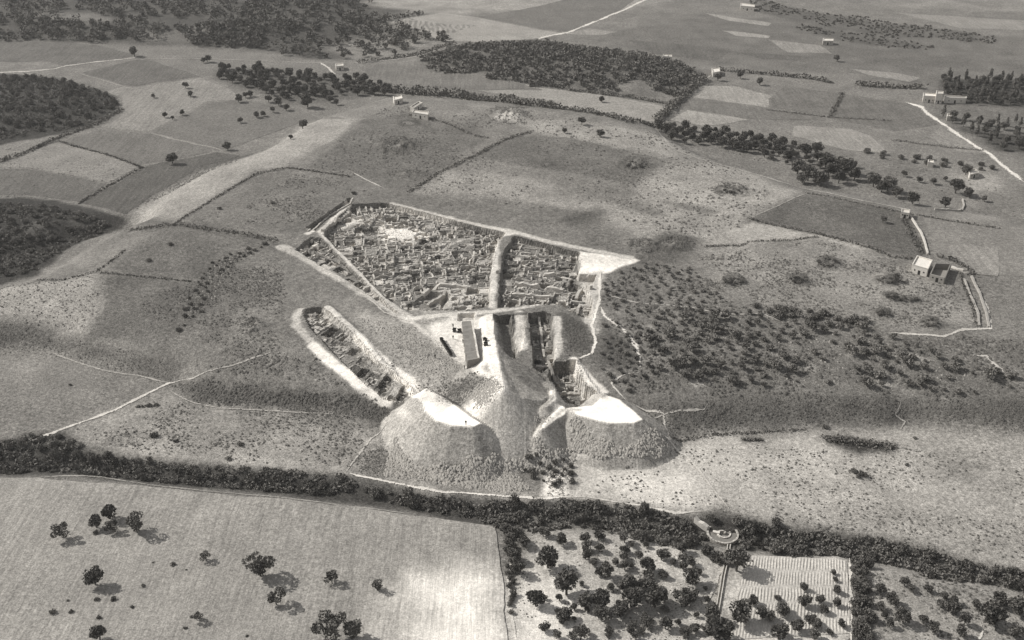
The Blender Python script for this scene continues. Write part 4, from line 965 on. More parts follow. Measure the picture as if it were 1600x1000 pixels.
def person_mesh():
    J = [(0, 0, .95), (0, 0, 1.2), (0, 0, 1.42), (0, 0, 1.55), (0, .02, 1.68), (-.12, 0, .9), (-.14, .05, .5), (-.15, 0, .06), (-.15, .12, .03), (.12, 0, .9), (.14, -.04, .5), (.16, -.1, .06), (.16, .02, .03), (-.22, 0, 1.4), (-.3, 0, 1.12), (-.28, .12, .88), (.22, 0, 1.4), (.3, 0, 1.12), (.28, .15, .9)]
    E = [(0, 1), (1, 2), (2, 3), (3, 4), (0, 5), (5, 6), (6, 7), (7, 8), (0, 9), (9, 10), (10, 11), (11, 12), (2, 13), (13, 14), (14, 15), (2, 16), (16, 17), (17, 18)]
    Rr = [.15, .16, .15, .06, .11, .1, .075, .05, .04, .1, .075, .05, .04, .07, .05, .04, .07, .05, .04]
    me = bpy.data.meshes.new("p"); me.from_pydata(J, E, []); o = bpy.data.objects.new("p", me); COL.objects.link(o)
    md = o.modifiers.new("s", 'SKIN'); o.modifiers.new("u", 'SUBSURF').levels = 1
    for i, v in enumerate(me.skin_vertices[0].data): v.radius = (Rr[i] * (1.3 if i < 3 else 1), Rr[i]); v.use_root = (i == 0)
    dg = bpy.context.evaluated_depsgraph_get(); out = bpy.data.meshes.new_from_object(o.evaluated_get(dg)); bpy.data.objects.remove(o); out.name = "person"; return out
PM = person_mesh(); PM.materials.append(M_CLOTH)
PM2 = PM.copy(); PM2.materials.clear(); PM2.materials.append(M_CLOTHW)
for k, (a, b, mm, l) in enumerate(((728, 664, PM, "person in dark clothes standing on the edge of the left white tip"), (726, 577, PM, "person in dark clothes on the path below the long block"), (708, 512, PM, "person in dark clothes at the upper left of the white clearing"), (708, 530, PM, "person in dark clothes between the wagon row and the long block"), (723, 536, PM, "person in dark clothes close beside the long block"), (680, 560, PM, "person in dark clothes below the wagon row"))):
    x, y, z = g1(a, b); o = link("person", mm, None, None, l, "person", "workers at the dig"); o.location = (x, y, z); o.rotation_euler = (0, 0, k * 1.3)

# ------------------------------------------------------------------ vegetation
def leaf_quads(centers, size, rg):
    n = len(centers)
    a = rg.normal(size=(n, 3)); a /= np.linalg.norm(a, axis=1)[:, None]
    b = np.cross(a, rg.normal(size=(n, 3))); b /= np.linalg.norm(b, axis=1)[:, None] + 1e-9
    s = size * rg.uniform(.6, 1.3, (n, 1)); s2 = size * rg.uniform(.5, 1.0, (n, 1))
    V = np.stack([centers - a * s - b * s2 * .4, centers + a * s * .2 - b * s2, centers + a * s + b * s2 * .3, centers - a * s * .2 + b * s2], 1).reshape(-1, 3)
    return V, np.arange(n * 4).reshape(n, 4)
def crown_pts(rg, n, r, zc, squash, clumps, spread=.62):
    cc = rg.normal(size=(clumps, 3)); cc /= np.linalg.norm(cc, axis=1)[:, None]; cc *= rg.uniform(.25, 1, (clumps, 1)) ** .5 * r * spread
    cr = rg.uniform(.3, .55, clumps) * r
    k = rg.integers(0, clumps, n)
    p = rg.normal(size=(n, 3)); p /= np.linalg.norm(p, axis=1)[:, None]; p *= rg.uniform(.35, 1, (n, 1)) ** .5
    p = cc[k] + p * cr[k][:, None]; p[:, 2] *= squash; p[:, 2] += zc; return p
def trunk_mesh(rg, h, r0, limbs=3, spread=.9):
    V = []; Fc = []
    def tube(p0, p1, a, b):
        o = len(V); d = np.array(p1) - np.array(p0); d /= np.linalg.norm(d); u = np.cross(d, (0.3, 1, 0.1)); u /= np.linalg.norm(u); v = np.cross(d, u)
        for p, r in ((p0, a), (p1, b)):
            for k in range(6): q = np.array(p) + r * (math.cos(k * math.pi / 3) * u + math.sin(k * math.pi / 3) * v); V.append(tuple(q))
        for k in range(6): Fc.append((o + k, o + (k + 1) % 6, o + 6 + (k + 1) % 6, o + 6 + k))
        Fc.append(tuple(o + 6 + k for k in range(6)))
    top = (rg.uniform(-.2, .2), rg.uniform(-.2, .2), h * .5); tube((0, 0, -.4), top, r0, r0 * .75)
    for i in range(limbs):
        a = i * 2 * math.pi / limbs + rg.uniform(0, 1); e = (top[0] + math.cos(a) * spread, top[1] + math.sin(a) * spread, h * rg.uniform(.85, 1.1)); tube(top, e, r0 * .6, r0 * .25)
    me = bpy.data.meshes.new("trunk"); me.from_pydata(V, [], Fc); me.materials.append(M_BARK); me.update(); return me
def make_kind(seed, n, r, zc, squash, clumps, leaf, mat, th, tr, spread=.62):
    rg = np.random.default_rng(seed)
    V, Fq = leaf_quads(crown_pts(rg, n, r, zc, squash, clumps, spread), leaf, rg); V[:, 2] = np.maximum(V[:, 2], 0.02)
    me = np_mesh("crown", V, Fq); me.materials.append(mat); return me, trunk_mesh(rg, th, tr, 3, r * .4)
# unit-size (crown radius 1) kinds, scaled per tree
OLIVE = [make_kind(200 + i, 950, 1.0, 1.1, .8, 12, .11, M_LEAF, 1.0, .10) for i in range(6)]
OLIVE_S = [make_kind(320 + i, 420, 1.0, .95, .7, 10, .14, M_SLOPE, .8, .09) for i in range(5)]
SPARSE = [make_kind(230 + i, 760, 1.1, 1.2, .72, 7, .10, M_LEAF, 1.1, .09, .8) for i in range(3)]
BUSHK = [make_kind(260 + i, 520, 1.0, .55, .7, 12, .115, M_BUSH, .5, .06) for i in range(6)]
POPLAR = [make_kind(290 + i, 300, .42, 1.4, 3.0, 14, .14, M_BUSH, 2.0, .05, .8) for i in range(2)]
NTREE = [0]
def plant(name, xy, r, kinds, label, cat, group=None, hs=1.0):
    k = NTREE[0]; NTREE[0] += 1
    qx, qy = proj(xy[0], xy[1], 2.0)
    if qx < -12 or qx > 1612 or qy < -6 or qy > 1022: return None
    cm, tm = kinds[k % len(kinds)]
    z = float(HZ(xy[0], xy[1])) - .03 * r
    o = empty(name, (xy[0], xy[1], z), label, cat, group, random.uniform(0, 6.28)); s = r
    o.scale = (s, s, s * hs)
    link("crown", cm, None, o); link("trunk", tm, None, o); return o
def tree_px(px, py, r, label, name="olive_tree", kinds=OLIVE, cat="tree", group=None, hs=1.0):
    p = G(px, py)[0]; return plant(name, p, r, kinds, label, cat, group, hs)
def scatter(pts, gap, n, seed=0, world=None, cl=0):
    pw = world if world is not None else GP(pts); rg = np.random.default_rng(500 + seed); lo, hi = pw.min(0), pw.max(0)
    c = rg.uniform(lo, hi, (n * 40, 2)); c = c[sdist(c[:, 0], c[:, 1], pw) > 0]; out = []
    if cl: c = c[fbm(c[:, 0], c[:, 1], cl, 190 + seed, 3) + rg.normal(size=len(c)) * .07 > .5]
    grid = {}
    for p in c:
        k = (int(p[0] // gap), int(p[1] // gap))
        if any((p[0] - q[0]) ** 2 + (p[1] - q[1]) ** 2 < gap * gap for a in (-1, 0, 1) for b in (-1, 0, 1) for q in grid.get((k[0] + a, k[1] + b), ())): continue
        grid.setdefault(k, []).append(p); out.append(p)
        if len(out) >= n: break
    return out

# foreground field trees, each its own
FORE = [
 (98, 842, 2.5, SPARSE, "leftmost lone tree in the pale foreground field"), (172, 812, 2.6, OLIVE, "round tree at the top of the foreground clump of four"), (152, 826, 2.3, OLIVE, "round tree at the left of the foreground clump of four"),
 (177, 832, 1.9, SPARSE, "small tree in the middle of the foreground clump of four"), (213, 832, 3.0, SPARSE, "thin spreading tree at the right of the foreground clump of four"), (150, 915, 2.8, OLIVE, "dark tree with a wide shadow standing below the clump of four"),
 (322, 877, 1.5, SPARSE, "small leaning tree in the middle of the pale field"), (409, 900, 3.6, SPARSE, "largest spreading tree in the pale field with a broad shadow"), (434, 945, 2.3, SPARSE, "tree just below the largest spreading tree"), (519, 912, 1.9, SPARSE, "small tree right of the largest spreading tree"),
 (590, 923, 1.5, SPARSE, "rightmost small tree of the pale field"), (309, 971, 1.4, SPARSE, "small tree at the bottom left of the largest spreading tree"), (520, 1000, 4.0, SPARSE, "big tree at the bottom edge of the pale field"), (552, 998, 2.8, OLIVE, "darker tree touching the right of the big bottom-edge tree"), (155, 1002, 2.4, OLIVE, "tree cut by the bottom edge in the left corner")]
for a, b, r, kd, l in FORE: tree_px(a, b, r * 1.05, l, kinds=kd, hs=1.12)
for a, b, r in ((83, 958, 1.2), (112, 958, .9), (152, 938, .9), (178, 938, 1.0), (224, 917, .8), (155, 966, .9), (270, 884, 1.0), (291, 892, .5), (149, 835, 1.0), (207, 950, .7), (290, 983, .7), (240, 880, .5), (106, 940, .6), (386, 995, .6)):
    tree_px(a, b, r, "low dark shrub in the pale foreground field", "shrub", BUSHK, "shrub", "shrubs in the foreground field")

# far-left field trees
FAR = [(270, 256, 3.4, "large round tree alone in the left middle field"), (355, 234, 2.6, "tree at the corner of the grey field by the embankment"), (474, 201, 3.2, "fan-shaped tree on the pale embankment"), (455, 218, 1.6, "small forked tree below the fan-shaped tree"), (210, 88, 3.8, "round tree at the end of the pale farm road"),
       (480, 168, 4.8, "biggest dark round tree at the lower edge of the tree belt"), (290, 138, 2.4, "upper of two trees in the pale stubble field"), (298, 151, 2.2, "lower of two trees in the pale stubble field"), (240, 153, 1.6, "low bush streak in the pale stubble field"), (270, 247 - 60, 1.4, "smallest of three trees on the stubble field edge"), (258, 184, 1.8, "left of three trees on the stubble field edge"), (285, 180, 2.0, "right of three trees on the stubble field edge"), (376, 192, 1.9, "lone small tree inside the grey field")]
for a, b, r, l in FAR: tree_px(a, b, r, l)
for a, b, r in ((401, 184, 2.2), (412, 182, 2.0), (426, 176, 2.2), (448, 173, 2.2)): tree_px(a, b, r, "round tree in the row of four field trees", group="row of four field trees")
for a, b, r in ((374, 160, 3.0), (384, 153, 2.2), (391, 151, 2.2), (325, 97, 3.0), (347, 109, 3.0), (318, 98, 2), (358, 108, 2.2), (420, 160, 2.6), (435, 165, 3.0), (516, 160, 2.6), (526, 164, 2.2), (492, 150, 3.6), (345, 118, 2.2)): tree_px(a, b, r, "dark round tree edging the far-left tree belt", group="trees edging the far-left belt")
for i, p in enumerate(scatter(((330, 112), (400, 108), (470, 120), (560, 122), (610, 140), (600, 152), (540, 148), (500, 155), (440, 158), (400, 140), (340, 125)), 5.2, 95, 1)): plant("broadleaf_tree", p, random.uniform(2.0, 3.6), OLIVE, "dark tree in the belt by the far crossing", "tree", "trees in the far-left belt")
for a, b, r in ((1245, 272, 4.5), (1262, 282, 4.8), (1280, 290, 4.4), (1296, 276, 4.6), (1310, 286, 4.0), (1320, 272, 4.6), (1333, 282, 4.0), (1290, 263, 4.2), (1252, 286, 3.2), (1306, 266, 3.6)): tree_px(a, b, r, "large dark tree in the biggest right-hand clump", group="big clump trees")
for a, b, r in ((1365, 292, 4.2), (1388, 299, 4.2), (1376, 300, 3.4), (1400, 308, 3.2), (1360, 284, 3.0)): tree_px(a, b, r, "large dark tree in the clump beside the biggest", group="second clump trees")
for a, b, r, l in ((1425, 319, 3.6, "round tree just above the tiny white hut"), (1494, 302, 4.4, "tall dark tree at the right above the wall corner"), (1476, 324, 2.8, "tree on a tall trunk left of the wall corner"), (1512, 308, 2.8, "tree right of the tall dark tree"), (1412, 276, 1.9, "lone tree in the striped field"), (1436, 285, 1.8, "thin tree left of the tall dark tree"), (1458, 288, 2.0, "thin tree between the thin trees and the tall dark tree"), (1477, 283, 1.5, "small tree near the pale striped corner"), (1380, 348, 1.8, "lone dark bush tree in the dark parcel"), (1537, 315, 1.8, "sparse tree at the right edge"), (1509, 273, 3.2, "dark tree beside the kiln-like hut"), (1400, 438, 1.8, "small tree on the right end of a mound ring"), (1307, 96, 2.8, "lone round tree on the far plain"), (1156, 123, 2.6, "left of two round bushes by the far lane"), (1187, 133, 2.8, "right of two round bushes by the far lane"), (940, 160, 2.2, "small tree in the pale strip field"), (909, 195, 2.6, "round bush in the middle of the pale tell top"), (938, 214, 2.4, "round bush on the edge of the dark parcel"), (882, 208, 1.8, "small left bush on the pale tell top"), (1122, 126, 3.0, "dark tree at the bend of the hedged lane")): tree_px(a, b, r, l)
for i, p in enumerate(scatter(((1028, 200), (1060, 200), (1150, 210), (1260, 235), (1340, 262), (1330, 268), (1250, 250), (1210, 250), (1150, 236), (1075, 226), (1040, 215)), 5.5, 75, 2)): plant("broadleaf_tree", p, random.uniform(2.0, 3.8), OLIVE, "dark tree in the belt beyond the mound", "tree", "trees in the right belt")
for i, p in enumerate(scatter(((1190, 225), (1330, 255), (1340, 275), (1240, 262), (1190, 245)), 6, 22, 3)): plant("broadleaf_tree", p, random.uniform(1.2, 2.0), OLIVE, "small tree behind the big dark clump", "tree", "small trees behind the big clump")
for i, p in enumerate(scatter(((1340, 236), (1560, 262), (1560, 270), (1380, 250)), 6, 24, 4)): plant("shrub", p, random.uniform(1.4, 2.6), BUSHK, "dark bush in the far right hedge", "shrub", "bushes in the far right hedge")
# poplars and garden trees by the far right farm
for i, p in enumerate(scatter(((1465, 122), (1640, 122), (1640, 168), (1520, 165), (1475, 150)), 6.5, 60, 5)): plant("poplar_tree", p, random.uniform(1.9, 3.0), POPLAR, "slim dark poplar behind the far right farm", "tree", "poplars by the far right farm")
for i, p in enumerate(scatter(((1470, 126), (1620, 128), (1620, 166), (1520, 163), (1478, 150)), 6, 70, 55)): plant("broadleaf_tree", p, random.uniform(1.8, 3.0), OLIVE, "dark round tree between the far right poplars", "tree", "round trees among the poplars")
for i, p in enumerate(scatter(((1465, 180), (1520, 190), (1640, 190), (1640, 240), (1560, 236), (1500, 202)), 6.5, 55, 6)): plant("poplar_tree" if i % 2 else "broadleaf_tree", p, random.uniform(2.0, 3.0), POPLAR if i % 2 else OLIVE, "dark tree in the grove right of the white road", "tree", "grove right of the white road")
# orchard slope on the right of the mound
for i, p in enumerate(scatter(((1010, 520), (1050, 480), (1130, 492), (1220, 486), (1330, 502), (1400, 530), (1480, 560), (1580, 580), (1580, 612), (1480, 618), (1400, 606), (1200, 604), (1090, 600), (1010, 575)), 3.6, 230, 7, cl=16)): plant("olive_tree", p, random.choice([.9, 1.2, 1.5, 1.8, 2.2, 2.7]), OLIVE_S, "olive tree on the mound's right slope", "tree", "olive trees on the right slope", random.uniform(.55, .95))
for i, p in enumerate(scatter(((1180, 480), (1270, 485), (1350, 502), (1330, 512), (1220, 498)), 4.2, 34, 8)): plant("shrub", p, random.uniform(1.8, 3.0), BUSHK, "dark bush bordering the top of the olive slope", "shrub", "bushes above the olive slope", .7)
for i, p in enumerate(scatter(((940, 510), (1000, 500), (1040, 560), (1000, 620), (940, 590)), 2.8, 70, 9, cl=9)): plant("scrub_bush", p, random.uniform(.6, 1.6), OLIVE_S, "low scrub bush beside the curving white path", "shrub", "scrub bushes right of the dig", .6)
for i, p in enumerate(scatter(((945, 432), (1010, 412), (1080, 420), (1150, 478), (1040, 500), (1000, 498), (945, 480)), 3.0, 110, 91, cl=10)): plant("scrub_bush", p, random.uniform(.5, 1.5), OLIVE_S, "low scrub bush between the ruins and the mound field", "shrub", "scrub bushes above the olive slope", .6)
# foreground orchard
ORCH = [(850, 838, 2.6), (877, 850, 2.7), (914, 846, 2.2), (916, 860, 2.2), (916, 874, 2.3), (936, 862, 2.2), (975, 847, 2.2), (976, 864, 2.2), (975, 875, 2.0), (936, 843, 2.4), (1002, 845, 3.0), (1010, 893, 3.6), (1035, 875, 2.8), (1065, 863, 2.4), (1067, 876, 2.0), (1067, 889, 1.8), (1036, 902, 2.2), (975, 890, 2.2), (947, 902, 3.0), (979, 926, 4.2), (1010, 918, 3.2), (1080, 913, 3.6), (937, 924, 1.0),
 (857, 888, 5.0), (885, 928, 5.0), (837, 946, 3.6), (1075, 943, 3.6), (1025, 948, 4.2), (987, 948, 4.4), (940, 950, 4.0), (915, 950, 3.6), (882, 968, 3.2), (940, 970, 3.6), (970, 963, 3.2), (1010, 978, 2.8), (1040, 982, 2.8), (952, 990, 1.9), (985, 988, 1.9), (907, 1000, 3.0), (1002, 990, 1.5), (1070, 992, 2.3), (1085, 988, 2.3), (1122, 1000, 5.4), (1112, 970, 3.4), (1150, 892, 5.0), (1155, 972, 4.4), (1175, 945, 2.3),
 (807, 845, 2.8), (818, 853, 2.8), (803, 876, 3.4), (810, 897, 3.0), (1212, 822, 2.4), (1302, 898, 1.2), (1305, 909, 1.2), (1256, 922, 1.8), (1307, 927, 1.8), (1281, 942, 1.8), (1257, 948, 2.6), (1307, 948, 1.8), (1287, 958, 2.1), (1214, 938, 1.4), (1222, 960, 3.2), (1266, 973, 2.3), (1314, 980, 1.6), (1217, 998, 3.5), (1245, 986, 2.8), (1271, 998, 2.3), (1275, 980, 2.3), (1295, 991, 1.4), (1203, 970, 2.0), (1190, 965, 2.4),
 (1412, 915, 2.2), (1422, 924, 1.7), (1375, 927, 2.2), (1392, 944, 2.8), (1375, 953, 1.9), (1409, 973, 3.4), (1390, 980, 1.8), (1381, 964, 1.4), (1442, 974, 1.9), (1457, 988, 2.3), (1487, 958, 2.8), (1470, 949, 2.0), (1505, 976, 2.3), (1525, 949, 1.9), (1547, 976, 4.6), (1560, 945, 3.0), (1500, 995, 2.3), (1475, 936, 1.8), (1490, 944, 1.9), (1450, 924, 1.8), (1590, 960, 4), (1600, 930, 3), (1585, 995, 3)]
for a, b, r in ORCH:
    if a < 1140: l, g = "olive tree in the foreground orchard", "orchard left of the channel"
    elif a < 1330: l, g = "small tree among the pale garden beds", "trees in the garden beds"
    else: l, g = "bushy tree in the rough lower right field", "trees in the lower right field"
    tree_px(a, b, r * .8, l, "orchard_tree", OLIVE, "tree", g, random.uniform(.75, 1.1))
for i, p in enumerate(scatter(((1333, 872), (1352, 876), (1362, 1020), (1334, 1020)), 2.2, 44, 10)): plant("shrub", p, random.uniform(1.3, 2.2), BUSHK, "dark bush in the hedge beside the garden beds", "shrub", "garden hedge bushes", 1.2)
for i, p in enumerate(scatter(((786, 824), (800, 828), (806, 900), (802, 960), (796, 960), (793, 880)), 1.8, 26, 11)): plant("shrub", p, random.uniform(.9, 1.6), BUSHK, "dark bush hedging the pale field's right edge", "shrub", "field edge hedge bushes", 1.1)
for i, p in enumerate(scatter(((830, 850), (1000, 852), (1100, 872), (1110, 1000), (840, 1000), (860, 960), (820, 900)), 3.4, 46, 71, cl=12)): plant("orchard_tree", p, random.uniform(.8, 1.7), OLIVE, "small young tree in the foreground orchard", "tree", "young orchard trees", random.uniform(.8, 1.1))
# thicket along the stream
THICK = [((-60, 705), (45, 684), (100, 682), (140, 708), (200, 718), (300, 730), (430, 738), (530, 745), (560, 760), (520, 776), (400, 764), (200, 748), (60, 738), (-60, 738)),
         ((560, 764), (660, 778), (730, 790), (800, 786), (900, 786), (1000, 796), (1070, 812), (1078, 826), (1090, 858), (1060, 856), (1000, 842), (900, 822), (800, 832), (740, 808), (640, 792)),
         ((1168, 816), (1200, 824), (1300, 836), (1350, 842), (1450, 866), (1563, 892), (1680, 912), (1680, 935), (1563, 914), (1450, 902), (1400, 880), (1320, 868), (1240, 872), (1190, 862), (1172, 850))]
k = 0
for j, pts in enumerate(THICK):
    for p in scatter(pts, 3.3, (120, 100, 120)[j], 20 + j): plant("thicket_bush", p, random.uniform(1.1, (2.2, 2.6, 2.7)[j]), BUSHK, ("dark bush in the left stretch of stream thicket", "dark bush in the middle stretch of stream thicket", "dark bush in the stream thicket beyond the well")[j], "bush", "stream thicket, section " + "ABC"[j], random.choice([.45, .6, .75, .9, 1.1, 1.45]))
for a, b, r in ((1112, 812, 1.8), (1098, 842, 1.6), (1152, 818, 2.2), (1102, 862, 2.4), (1118, 874, 2.4), (1086, 850, 2.4), (1130, 880, 2.6), (1168, 838, 2.6), (1162, 856, 2.4), (1176, 828, 3.0), (1076, 836, 2.2)): tree_px(a, b, r, "dark bush crowding round the stone well", "thicket_bush", BUSHK, "bush", "bushes round the well")
for i, p in enumerate(scatter(((-60, 318), (60, 322), (130, 335), (180, 350), (120, 380), (50, 425), (-60, 440)), 4.2, 110, 30)): plant("thicket_bush", p, random.uniform(1.4, 2.8), BUSHK, "dark bush in the shadowy left gully", "bush", "bushes in the left gully", .7)
for i, p in enumerate(scatter(((-60, 120), (90, 124), (180, 154), (184, 170), (120, 195), (-60, 225)), 4.6, 190, 31)): plant("copse_bush", p, random.uniform(1.6, 3.2), BUSHK, "dark tree in the dense left copse", "tree", "dense left copse", 1.0)
for i, p in enumerate(scatter(((820, 715), (850, 705), (895, 722), (895, 760), (850, 760), (820, 740)), 2.4, 30, 32)): plant("shrub", p, random.uniform(.6, 1.5), BUSHK, "scrub bush at the foot of the central heap", "shrub", "shrubs at the foot of the heap")
for a, b, r in ((1345, 742, 1.3), (1336, 740, 1.3), (1352, 744, 1.1), (1340, 746, 1.0), (1332, 737, .9)): tree_px(a, b, r, "dark bush in the small clump on the pale field", "shrub", BUSHK, "shrub", "round clump on the lower field")
for a, b, r in ((242, 682, 1.8), (275, 690, 1.1), (375, 695, 1.3), (357, 718, 1.3), (232, 634, 1.2), (245, 633, 1.1), (216, 636, .8), (110, 602, .8), (265, 383, 1.6), (232, 408, 1.6), (343, 327, 1.5), (427, 318, 1.4), (552, 303, 1.6), (1417, 727, .9), (1430, 685, .9), (1290, 668, 1.4)): tree_px(a, b, r, "solitary low shrub on the open dry grass", "shrub", BUSHK, "shrub", "solitary shrubs on the grass", .7)

for i, p in enumerate(scatter(((276, 520), (300, 452), (335, 405), (425, 378), (372, 408), (330, 440), (316, 492)), 3.0, 46, 61)): plant("shrub", p, random.uniform(.7, 1.5), BUSHK, "dark shrub among stones on the mound's left side", "shrub", "shrubs in the stony band", .8)
for mx, my, rx, ry in ((1145, 439, 15, 5), (1246, 437, 13, 5), (1293, 410, 14, 7), (1384, 438, 13, 3), (1392, 462, 9, 3), (1420, 468, 15, 2), (1378, 489, 12, 3), (1454, 504, 13, 5), (1140, 298, 14, 5), (992, 258, 12, 5)):
    for i in range(9):
        a = i * .7 + random.uniform(-.2, .2); tree_px(mx + rx * math.cos(a) * random.uniform(.5, 1.1), my + ry * math.sin(a) * random.uniform(.5, 1.1), random.uniform(.7, 1.3), "low shrub on one of the dark oval mounds", "shrub", BUSHK, "shrub", "shrubs on the oval mounds", .6)
# masses too dense to count
def mass(name, label, regions, mat, leaves, leaf, seed, squash=.8, cat=None, rag=26, cut=.41):
    rg = np.random.default_rng(seed); VV = []; FF = []; o = 0
    for pts, n, r0, r1, hz in regions:
        pw = GP(pts); lo, hi = pw.min(0), pw.max(0); c = rg.uniform(lo - 6, hi + 6, (n * 8, 2)); dd = sdist(c[:, 0], c[:, 1], pw); fb = fbm(c[:, 0], c[:, 1], 26, 180, 4); c = c[(dd + (fb - .5) * rag > -.15 * rag) & (fb + np.clip(dd / 40, -.2, .12) > cut)][:n]
        r = r0 + (r1 * 1.15 - r0) * rg.random(len(c)) ** 1.5; z = HZ(c[:, 0], c[:, 1])
        p = rg.normal(size=(len(c), leaves, 3)); p /= np.linalg.norm(p, axis=2)[..., None]; p *= rg.uniform(.4, 1, (len(c), leaves, 1))
        p[..., 2] = p[..., 2] * squash + hz
        p = p * r[:, None, None]; p[..., 0] += c[:, None, 0]; p[..., 1] += c[:, None, 1]; p[..., 2] += z[:, None]
        V, Fq = leaf_quads(p.reshape(-1, 3), leaf, rg); VV.append(V); FF.append(Fq + o); o += len(V)
    return link(name, np_mesh(name, np.concatenate(VV), np.concatenate(FF)), mat, kind='stuff', label=label, cat=cat)
mass("far_wood", "wide wood of dark trees filling the far left", [(((-120, -40), (200, -40), (420, -40), (600, -30), (560, 20), (620, 40), (690, 62), (560, 92), (420, 80), (380, 66), (370, 40), (300, 30), (200, 30), (140, 20), (-120, 40)), 1700, 1.8, 4.2, .9), (((-120, 25), (60, 35), (150, 42), (230, 40), (280, 45), (240, 60), (150, 62), (-120, 60)), 300, 2.0, 4.0, .9), (((280, 44), (400, 40), (420, 76), (300, 70)), 110, 2, 3.6, .9)], M_WOOD, 40, .8, 41, cat="wood", cut=.36)
mass("hill_wood", "low scrubby wood covering the hill in the middle distance", [(((655, 96), (720, 72), (850, 68), (1000, 88), (1090, 110), (1095, 120), (1055, 140), (1036, 138), (985, 122), (960, 146), (830, 130), (720, 112)), 1500, 1.2, 2.6, .5)], M_WOOD, 26, .7, 42, cat="wood", cut=.46)
mass("plain_scrub", "dark scrub lines across the far right plain", [(((1190, 2), (1300, 24), (1420, 38), (1540, 56), (1535, 66), (1400, 54), (1300, 40), (1180, 16)), 420, .5, 1.1, .25), (((1255, 40), (1420, 68), (1450, 74), (1440, 79), (1350, 68), (1260, 50)), 160, .4, .9, .25)], M_WOOD, 20, .7, 43, cat="scrub")
mass("undergrowth", "low undergrowth filling the stream bed", [(THICK[0], 420, .7, 1.5, .3), (THICK[1], 420, .7, 1.5, .3), (THICK[2], 420, .7, 1.5, .3), (((-60, 318), (60, 322), (130, 335), (180, 350), (120, 380), (50, 425), (-60, 440)), 420, .8, 1.6, .3), (((-60, 116), (100, 122), (182, 152), (186, 172), (120, 198), (-60, 232)), 700, .9, 1.8, .3)], M_BUSH, 24, .42, 44, cat="undergrowth", rag=3, cut=.2)
# hedges: one mesh of leaves each
def hedge(pts, wid, h, label, dens=7, leaf=.4, mat=None):
    rg = np.random.default_rng(int(pts[0][0] * 7 + pts[0][1])); pw = resample(GP(pts), 1.0, False, 1.0); n = int(len(pw) * dens)
    i = rg.integers(0, len(pw), n); c = pw[i] + rg.normal(size=(n, 2)) * wid * .3; env = .45 + 1.1 * fbm(c[:, 0], c[:, 1], 5, 150, 2)
    z = HZ(c[:, 0], c[:, 1]) + rg.uniform(.05, 1, n) * h * env; o0 = np.array([pw.mean(0)[0], pw.mean(0)[1], float(HZ(*pw.mean(0)))])
    V, Fq = leaf_quads(np.column_stack([c, z]) - o0, leaf, rg); o = link("hedge", np_mesh("hedge", V, Fq), mat or M_GRASSD, label=label, cat="hedge"); o.location = o0; return o
hedge(((560, 98), (620, 91), (660, 84), (710, 68)), 2.5, 2.2, "dark hedge along the road left of the wooded hill", 8, .6)
hedge(((560, 38), (600, 32), (658, 22)), 3, 2.5, "straight dark hedge between the far pale fields", 8, .7)
hedge(((590, 140), (640, 146), (720, 152), (810, 163), (870, 170)), 6, 4.5, "thick dark tree hedge along the far edge of the mound", 16, .8)
hedge(((870, 170), (920, 176), (980, 190), (1030, 196)), 5, 2.4, "broken hedge right of the thick tree hedge", 10, .7)
hedge(((1026, 190), (1050, 168), (1075, 146), (1100, 124)), 5, 3.5, "dark hedge beside the grey lane at the foot of the hill", 16, .7)
hedge(((800, 126), (900, 142), (980, 152), (1050, 164)), 2.5, 1.8, "thin hedge line below the wooded hill", 8, .5)
hedge(((1120, 110), (1200, 117), (1270, 124), (1300, 130)), 2.5, 2.4, "dark hedge line across the far plain by the lane", 9, .6)
hedge(((1340, 133), (1378, 136)), 4, 2.6, "leftmost of three short dark hedge clumps", 14, .7); hedge(((1383, 136), (1415, 138)), 4, 2.4, "middle of three short dark hedge clumps", 14, .7); hedge(((1418, 138), (1440, 138)), 4, 2.4, "rightmost of three short dark hedge clumps", 14, .7)
hedge(((1316, 145), (1310, 160), (1297, 183)), 3, .9, "dark bank of grass between two grey square fields", 8, .5)
hedge(((1200, 172), (1300, 184), (1390, 189)), 1.4, .7, "thin dark field boundary below the square fields", 6, .4)
hedge(((1395, 220), (1460, 228), (1535, 236)), 1.4, .8, "thin dark field boundary left of the white road", 6, .4)
hedge(((640, 300), (690, 268), (745, 242), (790, 218), (830, 206)), 2.2, .8, "dark grassy bank crossing the top of the mound", 8, .45)
hedge(((640, 180), (690, 190), (740, 212), (762, 216)), 1.8, .7, "faint dark bank joining the crossing bank", 6, .4)
hedge(((92, 222), (140, 235), (185, 248), (222, 262)), 1.6, .8, "dark bank between the grey field and the scrubby field", 7, .45)
hedge(((222, 262), (180, 285), (125, 318)), 1.6, .7, "dark bank down the middle of the left scrub", 7, .45)
hedge(((190, 172), (150, 195), (100, 212), (40, 240), (-60, 270)), 3.0, 1.6, "dark hedge skirting the lower edge of the copse", 12, .5)
hedge(((270, 352), (320, 320), (360, 296), (400, 272), (450, 262), (545, 276)), 1.6, .6, "dark bank along the foot of the pale embankment", 7, .4)
hedge(((155, 427), (220, 432), (300, 440)), 1.2, .5, "thin dark boundary across the left side of the mound", 6, .35)
hedge(((62, 438), (100, 438), (150, 425), (195, 393)), 1.2, .6, "thin dark boundary above the speckled patch", 6, .35)
hedge(((200, 360), (280, 352), (360, 362), (430, 376)), 4, .7, "band of rough dark grass crossing to the ruins", 12, .4)
hedge(((1100, 386), (1130, 384), (1155, 384), (1170, 378), (1230, 376), (1275, 370)), 1.2, .6, "thin dark boundary curving over the pale mound field", 7, .35)
hedge(((1170, 342), (1200, 350), (1280, 366), (1360, 388), (1395, 402), (1425, 404)), 1.6, .9, "dark boundary below the dark parcel leading to the farmhouse", 8, .4)
